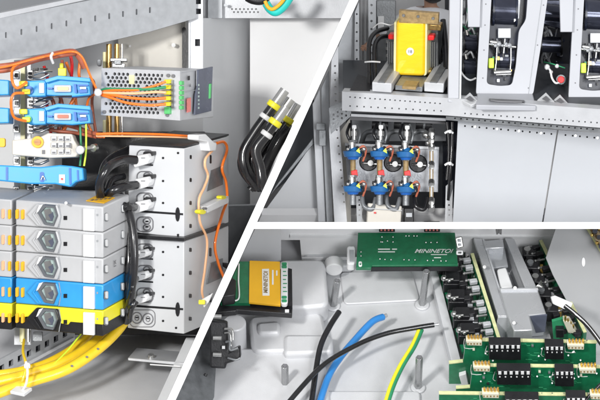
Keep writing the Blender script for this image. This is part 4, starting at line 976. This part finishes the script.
MB().prism(MP, rr(280.8, 261.5, 287.8, 304, 2.5), .05, off=.03).build('connector_strip', whitep, t, .006)
m = MB()
for y in (263.5, 266.5, 297, 300.5): m.prism(MP, rr(281.8, y-1.2, 286.8, y+1.2, .8), .01, off=.04)
for i in range(6): m.prism(MP, rect(283, 271+i*4, 286+(i % 2), 271.7+i*4), .01, off=.035)
m.build('connector_slot', gwire, t)
MB().prism(MP, [(288, 268), (292, 269), (292.5, 306), (288, 306)], .05, off=.0).build('side_strip', black, t)
MB().tube([MP.at(239, 264, .02), MP.at(238.5, 280, .02), MP.at(238.5, 299, .02), MP.at(228, 300, .02)], .008).build('copper_trace', silk, t)
MB().prism(MP, [(222, 297), (235, 295), (236, 280), (232, 277), (222, 290)], .14, off=.12).build('relay', black, t, .01)
MB().prism(MP, rect(285, 309.5, 289, 311.5), .02, off=-.02).build('white_mark', whitep, t)
# cylinder under, black connector block
t = thing('capacitor', F3.at(236, 350), 'grey cylinder standing under the amber label module', 'cylinder')
MB().cyl(F3.at(235, 350), F3.at(235, 350)+Z3*.42, .12, n=28).build('can', castg, t, .015)
t = thing('power_connector', F3.at(222, 372), 'black ribbed connector block with chrome pins by the slanted partition', 'connector')
kp = Flat(.25)
MB().prism(kp, [(209, 320), (227, 322), (229, 352), (240, 346), (241, 358), (233, 362), (226, 364), (226, 369), (210, 368)], .35).build('body', black, t, .02)
for y in (316.5, 338, 354.5):
    MB().cyl(P(213, y, .15), P(221.5, y+.3, .15), .022).build('pin', chrome, t)
MB().tube([P(225, 329, .2), P(232, 330, .15), P(233, 340, .15)], .012).tube([P(225, 333, .2), P(230, 334, .15), P(231, 346, .15)], .01).build('clip', chrome, t)
MB().tube([P(226, 342, .18), P(230, 342, .14), P(230, 350, .14), P(238, 348, .14)], .012).tube([P(228, 358, .18), P(236, 360, .14), P(240, 358, .14)], .01).build('spring', galvd, t)
MB().prism(Flat(.2), rect(222, 346, 225, 349), .04).build('label_dot', whitep, t)
# standoffs
def stand(bx, by, h, tilt, label, hole=False):
    t = thing('standoff', F3.at(bx, by), label, 'standoff', 'hexagonal metal standoffs')
    a = F3.at(bx, by); e = a + (Z3 + X3*tilt)*h
    MB().cyl(a, e, .038, n=6).build('pillar', steel, t, .004)
    MB().cyl(a, a+Z3*.03, .075, n=18).build('base', castg, t, .008)
    MB().cyl(e, e+(Z3+X3*tilt)*.01, .02, n=10).build('thread_hole', ink, t)
stand(333, 307, .40, .1, 'standoff left of the green labelled board')
stand(422, 306, .53, .06, 'tall standoff under the front of the green labelled board')
stand(285, 391, .38, .0, 'standoff on the broad casting at the lower left')
stand(418, 389, .48, .0, 'standoff right of the green and yellow cable')
# cables
g8 = 'loose cables on the tray'
def floorwire(pts, r, mt, label, name='loose_cable', tip=True, stripe=None):
    w = [F3.at(x, y, h) for x, y, h in pts]
    t = thing(name, w[0], label, 'cable', g8)
    MB().tube(w, r/100, n=14).build('sheath', mt, t)
    if stripe: MB().tube([p + V((-.022, -.028, .008)) for p in w], r/100*.62, n=10).build('stripe', stripe, t)
    d = (w[0]-w[1]).normalized()
    if tip: MB().cyl(w[0], w[0]+d*.05, r/100*.6).build('bare_tip', alu, t)
    return t
floorwire([(339, 312, .35), (330, 326, .35), (321, 345, .3), (316, 370, .25), (310, 415, .2)], 3.0, blackc, 'thick black cable with a cut end beside the left standoff', tip=False)
floorwire([(434, 325, .35), (415, 328, .35), (385, 334, .35), (355, 346, .35), (320, 368, .35), (282, 410, .3)], 2.6, blackc, 'long black cable lying across the blue one')
floorwire([(383, 317, .22), (372, 322, .25), (355, 340, .22), (340, 358, .18), (328, 378, .16), (316, 415, .15)], 3.6, cblue, 'blue cable running under the long black cable')
floorwire([(421, 330, .3), (414, 346, .3), (402, 366, .28), (392, 388, .25), (384, 415, .2)], 3.0, gwire, 'green and yellow striped cable', stripe=yellow)
# labelled board
GP = Pl(F3.at(422, 306) + Z3*.545, X3, Y3)
t = thing('circuit_board', GP.at(410, 266), 'green circuit board lettered MININETOI, held over the tray by standoffs', 'circuit board')
MB().prism(GP, [(358, 232.5), (455, 232.5), (458, 265), (372, 265.5), (371, 268), (356, 268)], .035).build('board', pcb, t, .004)
MB().prism(GP, [(371, 264.6), (458, 264.8), (458, 267), (371, 267.5)], .06, off=-.02).build('black_edge', black, t)
text(GP, 433, 251.2, 'MININETOI', .078, silk, t, shear=.45, sx=1.0)
MB().prism(GP, rect(431, 254.2, 447, 254.8), .003, off=.004).build('printed_line', silk, t)
MB().prism(GP, rect(434, 257.2, 441, 258), .003, off=.004).build('printed_line', silk, t)
MB().prism(GP, rect(378, 248.6, 390, 249.6), .003, off=.004).prism(GP, rect(392, 248.6, 397, 249.6), .003, off=.004).prism(GP, rect(378, 251.3, 395, 252.2), .003, off=.004).build('printed_line', silk, t)
m = MB()
for x, y in ((382, 237), (393, 237), (381, 242), (382.5, 242), (387.5, 241), (393, 242), (406, 236), (409, 236), (414, 236), (417, 236), (426, 242.5), (431, 242.5), (437, 242.5), (380, 259), (385, 259.5), (391, 259.7), (404, 259.7), (409, 260), (415, 260), (427.5, 260.5), (433, 260.5), (441, 261), (446, 261), (361, 252), (361, 256), (361, 263)):
    m.cyl(GP.at(x, y, 0), GP.at(x, y, .02), .011, .006, n=8)
m.build('solder_joint', chrome, t)
MB().prism(GP, rr(358.6, 261.5, 362, 266.5, 1.2), .008, off=.006, holes=[circ(360.4, 264, 1)]).build('mount_hole_ring', silk, t)
for x in (379, 424):
    MB().prism(U(GP.at(x, 232)), rect(x, 228.5, x+16, 232.3), .12, off=.02).build('terminal_strip', black, t, .006)
    m = MB()
    for i in range(4): m.prism(U(GP.at(x, 232)), rect(x+1.5+i*3.6, 229.5, x+3.3+i*3.6, 231), .01, off=.024)
    m.build('terminal_screw', redl, t)
t = thing('bright_clip', GP.at(352, 258), 'pale plastic clip at the left edge of the labelled board', 'clip')
MB().prism(GP, rr(347, 246, 355, 264, 2), .1, off=-.03).build('body', whitep, t, .01)
MB().prism(GP, rect(350, 250, 354, 261), .02, off=-.015).build('core', galv, t)
t = thing('white_boss', F3.at(336, 262), 'white round boss on the rear wall left of the labelled board', 'boss')
MB().cyl(F3.at(334, 262, .2), F3.at(334, 262, .2)-Y3*.12, .1, .09, n=20).build('cylinder', whitep, t, .01)
# white side strip of the control assembly
t = thing('mounting_strip', F3.at(450, 362), 'slanted pale mounting strip left of the black relays', 'strip')
MB().prism(Pl(F3.o+Z3*.14, X3, Y3), [(429, 268), (437, 268), (461, 361), (452, 363)], .14, d=-Z3).build('strip', whitel, t, .006)
# base board with relays
BPn = Pl(F3.o+Z3*.16, X3, Y3)
t = thing('relay_board', F3.at(460, 350), 'green board slanting under the column of black relays', 'circuit board')
MB().prism(BPn, [(436, 262), (468, 258), (500, 345), (462, 352)], .04).build('board', pcb, t)
m = MB()
for i in range(14):
    x = 466+i*1.9; y = 262+i*5
    m.cyl(BPn.at(x-2, y), BPn.at(x-2, y)+Z3*.16, .012, n=6).cyl(BPn.at(x+1, y+1), BPn.at(x+1, y+1)+Z3*.12, .014, n=6)
m.build('pin', chrome, t)
REL = 1
ws = (('rearmost', 441, 273), ('second', 446, 291), ('third', 451, 309), ('fourth', 456, 327), ('front', 461, 343))
for nm, x, y in ws:
    t = thing('relay', F3.at(x+8, y), '%s black relay beside the slanted pale strip' % nm, 'relay', 'black relays in a column')
    a = BPn.at(x-3, y+2)
    MB().box(a, X3*.26, Y3*.19, Z3*.13).box(a+X3*.02-Y3*.0+Z3*.13, X3*.15, Y3*.14, Z3*.06).build('case', black, t, .01)
    MB().ball(a+X3*.01+Z3*.16+Y3*.06, .035).ball(a+X3*.06+Z3*.2-Y3*.01, .022).cyl(a+X3*.02+Z3*.2, a+X3*.1+Z3*.21, .013).build('screw', chrome, t)
    MB().box(a+X3*.16+Z3*.131, X3*.05, Y3*.03, Z3*.02).box(a+X3*.2-Y3*.04, X3*.05, Y3*.03, Z3*.12).build('terminal', alu, t)
# rear chrome connector
t = thing('metal_socket', F3.at(459, 265), 'ribbed metal socket at the right end of the labelled board', 'socket')
MB().prism(Flat(1.0), rnd([(455, 238), (462, 236), (464, 247), (457, 249)], 1.5), .12).build('shell', chrome, t, .01)
MB().prism(Flat(.96), rr(456.5, 250.5, 463, 255, 1.2), .08, holes=[rr(458, 251.8, 461.5, 253.6, .6)]).build('ring', whitep, t)
MB().prism(Flat(.97), rect(458, 239, 461, 242), .02).prism(Flat(.97), rect(458.5, 243.5, 461.5, 246), .02).build('contact', galvd, t)
# edge-on boards
def edgeboard(a, b, hgt, label, comps):
    t = thing('upright_board', F3.at(*b), label, 'circuit board', 'upright boards seen edge on')
    A, B = F3.at(*a), F3.at(*b); d = B-A; nrm = -d.cross(Z3).normalized()
    MB().box(A, d, nrm*.035, Z3*hgt).build('board', pcb, t)
    MB().box(A+Z3*(hgt+.001), d, nrm*.035, Z3*.008).build('bright_edge', pcbe, t)
    random.seed(comps)
    m = MB(); m2 = MB(); m3 = MB(); n = int(d.length/.1)
    for k in range(n):
        p = A + d*(k+.3)/n + Z3*(hgt-.06)
        if k % 3 != 2:
            m.box(p-nrm*.09, d.normalized()*.05, nrm*.08, Z3*.05)
        m2.cyl(p-nrm*.11+Z3*.03, p-nrm*.02+Z3*.03, .012, n=8)
        m2.ball(p-nrm*.12+Z3*.03, .018, n=8, m=6)
        if k % 2: m3.box(p-nrm*.2-Z3*.04, d.normalized()*.06, nrm*.07, Z3*.07)
    m.build('terminal_block', galvl if comps == 1 else black, t, .005); m2.build('contact', chrome, t); m3.build('coil', black, t, .006)
    return t
edgeboard((469, 279), (498, 372), .38, 'upright board left of the silver bracket', 1)
edgeboard((537, 266), (581, 358), .38, 'upright board right of the silver bracket', 2)
m = MB()
# second column of black relays right of the bracket
for i, (x, y) in enumerate(((526, 256), (529, 269), (534, 283), (540, 297), (547, 312))):
    nm = ('rearmost', 'second', 'third', 'fourth', 'front')[i]
    t = thing('screw_terminal', F3.at(x, y+14), nm + ' black screw terminal right of the silver bracket', 'terminal', 'black screw terminals in a column')
    a = F3.at(x-4, y+10, .2)
    MB().box(a, X3*.15, Y3*.14, Z3*.16).build('case', black, t, .012)
    MB().cyl(a+Z3*.16+X3*.05+Y3*.07, a+Z3*.19+X3*.05+Y3*.07, .035, n=12).build('screw', galvd if i % 2 else chrome, t)
    MB().box(a+X3*.155+Z3*.02, X3*.03, Y3*.1, Z3*.1).build('contact', gold if i in (1, 4) else alu, t)
# silver bracket
HP = Pl(F3.o+Z3*.42, X3, Y3); LP = Pl(F3.o+Z3*.12, X3, Y3)
t = thing('silver_bracket', F3.at(520, 345), 'folded silver sheet metal bracket between the two upright boards', 'bracket')  # paler and darker metals put light and shade of the folds into colour
MB().prism(LP, [(480, 262), (530, 262), (560, 372), (506, 372)], .03).build('base_sheet', galvl, t)
MB().prism(HP, [(473.5, 238), (482, 238.5), (507, 316), (498, 316)], .05, d=-Z3).build('left_flange', alu, t, .006)
a, b = HP.at(482.3, 239), HP.at(507, 316)
MB().pts([a, b, b-Z3*.3, a-Z3*.3], X3*.02).build('inner_wall', galvl, t)
a, b = HP.at(498, 316), HP.at(506.8, 316)
MB().pts([a, b, b-Z3*.36+X3*.02, a-Z3*.36-X3*.04], Y3*-.02).build('end_wall', galvl, t, .004)
MB().prism(HP, [(482.5, 240.5), (503, 239), (504.5, 247.5), (485, 248.5)], .24, off=.02, d=-Z3).build('top_block', alu, t, .012)
MB().prism(HP, [(486, 249), (505, 249), (508, 266), (493, 268)], .03, off=-.07).build('stepped_sheet', galv, t, .004)
MB().prism(HP, rnd([(497, 269), (506, 267), (513, 287), (500, 288)], 2), .12, off=-.04).build('pale_insert', whitep, t, .012)
MB().prism(HP, [(505, 238), (514, 238.5), (537, 288), (525.5, 289)], .06, off=.03, d=-Z3).build('right_flange', alu, t, .006)
a, b = HP.at(505, 239), HP.at(525, 288)
MB().pts([a, b, b-Z3*.28, a-Z3*.28], X3*.015).build('bright_wall', galvl, t)
MB().prism(HP, [(499, 289.5), (538, 289), (546.5, 314), (529, 315), (533, 330), (514, 331), (507.5, 315)], .34, off=.05, d=-Z3).build('front_block', alu, t, .014)
MB().prism(HP, [(500, 288), (538, 287.4), (538.6, 289.4), (500.6, 290)], .04, off=.075).build('front_lip', galvl, t, .006)
f_ = Pl(HP.at(547, 314, .05), X3, Z3)
MB().prism(f_, [(530, 316.5), (547, 315.5), (545, 332), (536, 333)], .02, off=.02).build('dark_side', slate, t)
m = MB()
for x, y in ((484.5, 267), (515, 288), (514, 323)): m.cyl(HP.at(x, y, .05), HP.at(x, y, .085), .018, n=10)
m.build('screw', chrome, t)
m = MB()
for i in range(4): m.tube([HP.at(536, 287, .05), HP.at(539+i, 284+i, .07), HP.at(541+i*.6, 281+i*2, .04)], .008)
m.build('hook', chrome, t)
t = thing('rear_pin', F3.at(499, 262), 'small black twin pin on the rear wall above the silver bracket', 'pin')
MB().prism(Flat(1.05), rnd([(496, 228), (502, 228), (501.5, 235), (499, 233), (497, 235)], .8), .1).build('body', black, t)
# right grey plate
t = thing('side_plate', F3.at(585, 340), 'broad grey plate with a round hole at the right of the tray', 'plate')
RP = Flat(.95)
MB().prism(RP, [(556, 228), (586, 228), (640, 320), (640, 420), (604, 400), (578, 322), (553, 275), (546, 258)], .06, holes=[circ(583.5, 262, 2, 5, 14, .2)]).build('plate', galvq, t)
MB().prism(Flat(.962), circ(583.5, 262, 1.9, 4.8, 14, .2), .02).build('bright_hole_disc', whitep, t)  # white disc stands in for the bright background through the hole
MB().prism(RP, [(586, 228), (589, 228), (640, 316), (640, 321)], .1, off=.02).build('edge', pcbe, t)
t = thing('corner_board', P(597, 255, .6), 'brown board with components at the top right corner of the tray', 'circuit board')
MB().prism(Flat(.75), [(589, 228), (650, 228), (650, 320), (600, 248)], .04).build('board', brown, t)
m = MB()
for x, y, r in ((595, 232, 2.6), (599, 238, 2.2), (601, 247, 2.4), (605, 233, 3)): m.cyl(P(x, y, .75), P(x, y-1, .6), r/100, n=14)
m.build('capacitor', navy, t)
m = MB()
for x, y in ((592, 235), (597, 243), (599, 229)): m.ball(P(x, y, .72), .02)
m.build('resistor', gold, t)
# white plug with black cable
t = thing('plug_cable', P(556, 302, .35), 'white plug with black beaded cable right of the silver bracket', 'cable')
MB().pts([P(551, 297, .35), P(555, 295.5, .35), P(573, 303, .3), P(570, 310, .3), P(564, 309, .3), P(553, 304, .35)], V((0, .1, 0))).build('plug', whitep, t, .01)
w = [P(565, 306, .3), P(574, 313, .25), (P(585, 323, .2)), P(595, 335, .1), P(607, 352, 0)]
MB().tube(w, .024, n=10).build('cable', blackc, t)
MB().tube([p+V((0, -.022, .005)) for p in w], .005, n=6).build('bead', whitep, t)
t = thing('corner_header_board', F3.at(566, 350), 'small green board with a cream pin header, under the white plug', 'circuit board')
gb = U(F3.at(566, 352))
MB().prism(gb, [(552, 322), (566, 318), (574, 330), (576, 346), (554, 346)], .035).build('board', gwire, t)
hd = MB().prism(gb, [(563, 321), (570, 322), (577, 334), (568, 333)], .08, off=.06).build('header', creamw, t, .006)
for k in range(4):
    a = gb.at(565+k*2.6, 322+k*3, .05); MB().cyl(a, a+Z3*.09, .011, n=6).build('pin', gold, hd)
MB().prism(gb, rect(556, 330, 564, 338), .08, off=.06).build('chip', black, t, .006)

# three front boards
def board(name_i, bot, outline, headers, dips, label, zs):
    pl = U(F3.at(520, bot))
    t = thing('interface_board', F3.at(520, bot), label, 'circuit board', 'upright green boards at the front right')
    MB().prism(pl, outline, .035).build('board', pcb, t)
    top = [p for p in outline]
    # pale top edge
    for (a, b) in zs:
        MB().prism(pl, [a, b, (b[0], b[1]+.7), (a[0], a[1]+.7)], .04, off=.004).build('bright_edge', pcbe, t)
    for (x, y, w) in headers:
        hd = MB().prism(pl, [(x, y+3), (x+w, y+3.4), (x+w, y+8), (x+1, y+7.6)], .08, off=.07).build('header', creamw, t, .006)
        m = MB(); m2 = MB()
        for i in range(5):
            xx = x+2+i*(w-3.5)/4
            a = pl.at(xx, y+2.8, .02); m.cyl(a, a+Z3*.085, .011, n=6)
            a = pl.at(xx+.6, y+3.6, .04); m.cyl(a, a+Z3*.06, .011, n=6)
            m2.prism(pl, rect(xx-.8, y+5.2, xx+.7, y+6.8), .005, off=.072)
        m.build('pin', gold, hd); m2.build('header_slot', brown, hd)
    for (x, y, w, hh, n) in dips:
        sb = MB().prism(pl, [(x, y), (x+w, y+.4), (x+w, y+hh+.4), (x, y+hh)], .11, off=.1).build('switch_block', black, t, .006)
        m = MB()
        for i in range(n):
            xx = x+w*(i+.5)/n
            m.prism(pl, rect(xx-w/n*.26, y+1, xx+w/n*.26, y+3.6), .01, off=.108)
            m.prism(pl, rect(xx-w/n*.12, y+5.6, xx+w/n*.12, y+6.6), .006, off=.104)
        m.build('switch_cap', whitep, sb)
    m = MB()
    xs = [p[0] for p in outline]
    random.seed(int(bot))
    for i in range(16):
        x = random.uniform(min(xs)+22, max(xs)-8); y = outline[2][1]+random.uniform(3, 20)
        m.cyl(pl.at(x, y, 0), pl.at(x, y, .012), .009, n=8)
    for i in range(20):
        x = random.uniform(min(xs)+25, max(xs)-6); y0 = outline[2][1]
        a = pl.at(x, y0+1.5, -.02); m.cyl(a, a+Z3*.035, .007, n=6)
    m.build('solder_joint', chrome, t)
    y0 = outline[2][1]
    for i in range(7):
        x = random.uniform(min(xs)+22, max(xs)-12); y = y0+random.uniform(4, 20)
        if any(dx-3 < x < dx+w_+2 for dx, _, w_, _, _ in dips): continue
        MB().prism(pl, rect(x, y, x+2.2, y+1.2), .03, off=.02).build('resistor', (galvd, black, creamw)[i % 3], t)
    m = MB()
    for i in range(12):
        x = random.uniform(min(xs)+22, max(xs)-18); y = y0+random.uniform(3, 21); l = random.uniform(4, 12)
        m.tube([pl.at(x, y, .001), pl.at(x+l*.5, y, .001), pl.at(x+l*.6, y+1.5, .001), pl.at(x+l, y+1.5, .001)], .0035, n=5, sub=1)
    o_ = m.build('copper_track', gwire, t); o_['kind'] = 'stuff' if False else 'part'
    del o_['kind']
    m = MB()
    for (x, y, w) in headers:
        m.tube([pl.at(x-1.5, y+1, .003), pl.at(x-1.7, y+10, .003), pl.at(x+w*.5, y+10.6, .003)], .003, n=5, sub=2)
    for (x, y, w, hh, n) in dips:
        m.tube([pl.at(x-2, y+1, .003), pl.at(x-4, y+8, .003), pl.at(x-1.5, y+10, .003)], .0035, n=5, sub=2)
    m.build('silkscreen_line', silk, t)
    return t, pl
board(0, 384, [(449, 364), (463, 362.5), (466, 341), (596, 343.5), (596, 384), (449, 384)], [(466, 338, 16), (567, 342, 17)], [(489, 345, 32, 15, 6), (545, 346.5, 19, 13, 4)],
      'rear one of the three upright green boards at the front', [((466, 340.5), (597, 343)), ((449, 363.6), (463, 362))])
t, pl = board(1, 408, [(456, 389), (470, 388), (473, 366.5), (612, 368.5), (612, 408), (456, 408)], [(473, 364, 17), (579, 366, 17)], [(497, 371, 34, 14, 6), (555, 371.5, 19, 15, 4)],
      'middle one of the three upright green boards at the front', [((473, 366), (612, 368)), ((456, 388.6), (470, 387.6))])
board(2, 432, [(439, 394.5), (441, 394), (442, 394), (620, 396.5), (620, 432), (439, 432)], [(482, 390.5, 17), (590, 392, 17)], [(505, 399.5, 34, 14, 6), (566, 398, 20, 14, 4)],
      'front one of the three upright green boards, at the bottom edge', [((439, 394), (620, 396))])
t = thing('step_bracket', F3.at(458, 376), 'white and black spacer between the slanted strip and the front boards', 'spacer')
MB().prism(U(F3.at(458, 384)), [(459, 376), (466, 374), (469, 388), (463, 390)], .05, off=.05).build('spacer', whitep, t, .005)
wire([(586, 400, -.2), (597, 388, -.2), (612, 373, -.15)], 1.6, blackc, 'black cable cutting the bottom right corner', 'corner_cable', None, 'cable')

# ------------------------------------------------------------------ camera, lights, world
sc = bpy.context.scene
cam = bpy.data.cameras.new('camera'); co = bpy.data.objects.new('camera', cam); col.objects.link(co)
co.location = CAM; co.rotation_euler = (R(90), 0, 0)
cam.sensor_width = 36; cam.lens = 36*D/6.0; cam.clip_end = 200
sc.camera = co
w = bpy.data.worlds.new('World'); sc.world = w; w.use_nodes = True
nt = w.node_tree; bg = nt.nodes['Background']; bg.inputs[1].default_value = 0.55
tc = nt.nodes.new('ShaderNodeTexCoord'); sp = nt.nodes.new('ShaderNodeSeparateXYZ'); rp = nt.nodes.new('ShaderNodeValToRGB')
nt.links.new(tc.outputs['Generated'], sp.inputs[0])
mr = nt.nodes.new('ShaderNodeMapRange'); mr.inputs['From Min'].default_value = -1; nt.links.new(sp.outputs['Z'], mr.inputs['Value'])
rp.color_ramp.elements[0].color = (.35, .35, .36, 1); rp.color_ramp.elements[1].color = (1, 1, 1.02, 1)
nt.links.new(mr.outputs[0], rp.inputs[0]); nt.links.new(rp.outputs[0], bg.inputs[0])
def lamp(name, loc, tgt, size, power, c=(1, 1, 1)):
    l = bpy.data.lights.new(name, 'AREA'); l.shape = 'RECTANGLE'; l.size = size[0]; l.size_y = size[1]; l.energy = power; l.color = c
    o = bpy.data.objects.new(name, l); col.objects.link(o); o.location = loc
    o.rotation_euler = (V(tgt)-V(loc)).to_track_quat('-Z', 'Y').to_euler()
lamp('key_lamp', (-7, -18, 3.0), (0, 0, 0), (1.8, 1.8), 2650, (1, .99, .97))
lamp('fill_lamp', (6, -16, -2), (1.5, 0, -1), (5, 5), 1300, (.97, .98, 1))
lamp('side_fill', (6, -17, 4), (1.5, 0, 1), (3, 3), 650, (.98, .99, 1))  # unseen lamp added to brighten the upper right bay
sc.view_settings.view_transform = 'Standard'; sc.view_settings.look = 'None'; sc.view_settings.exposure = 0.2
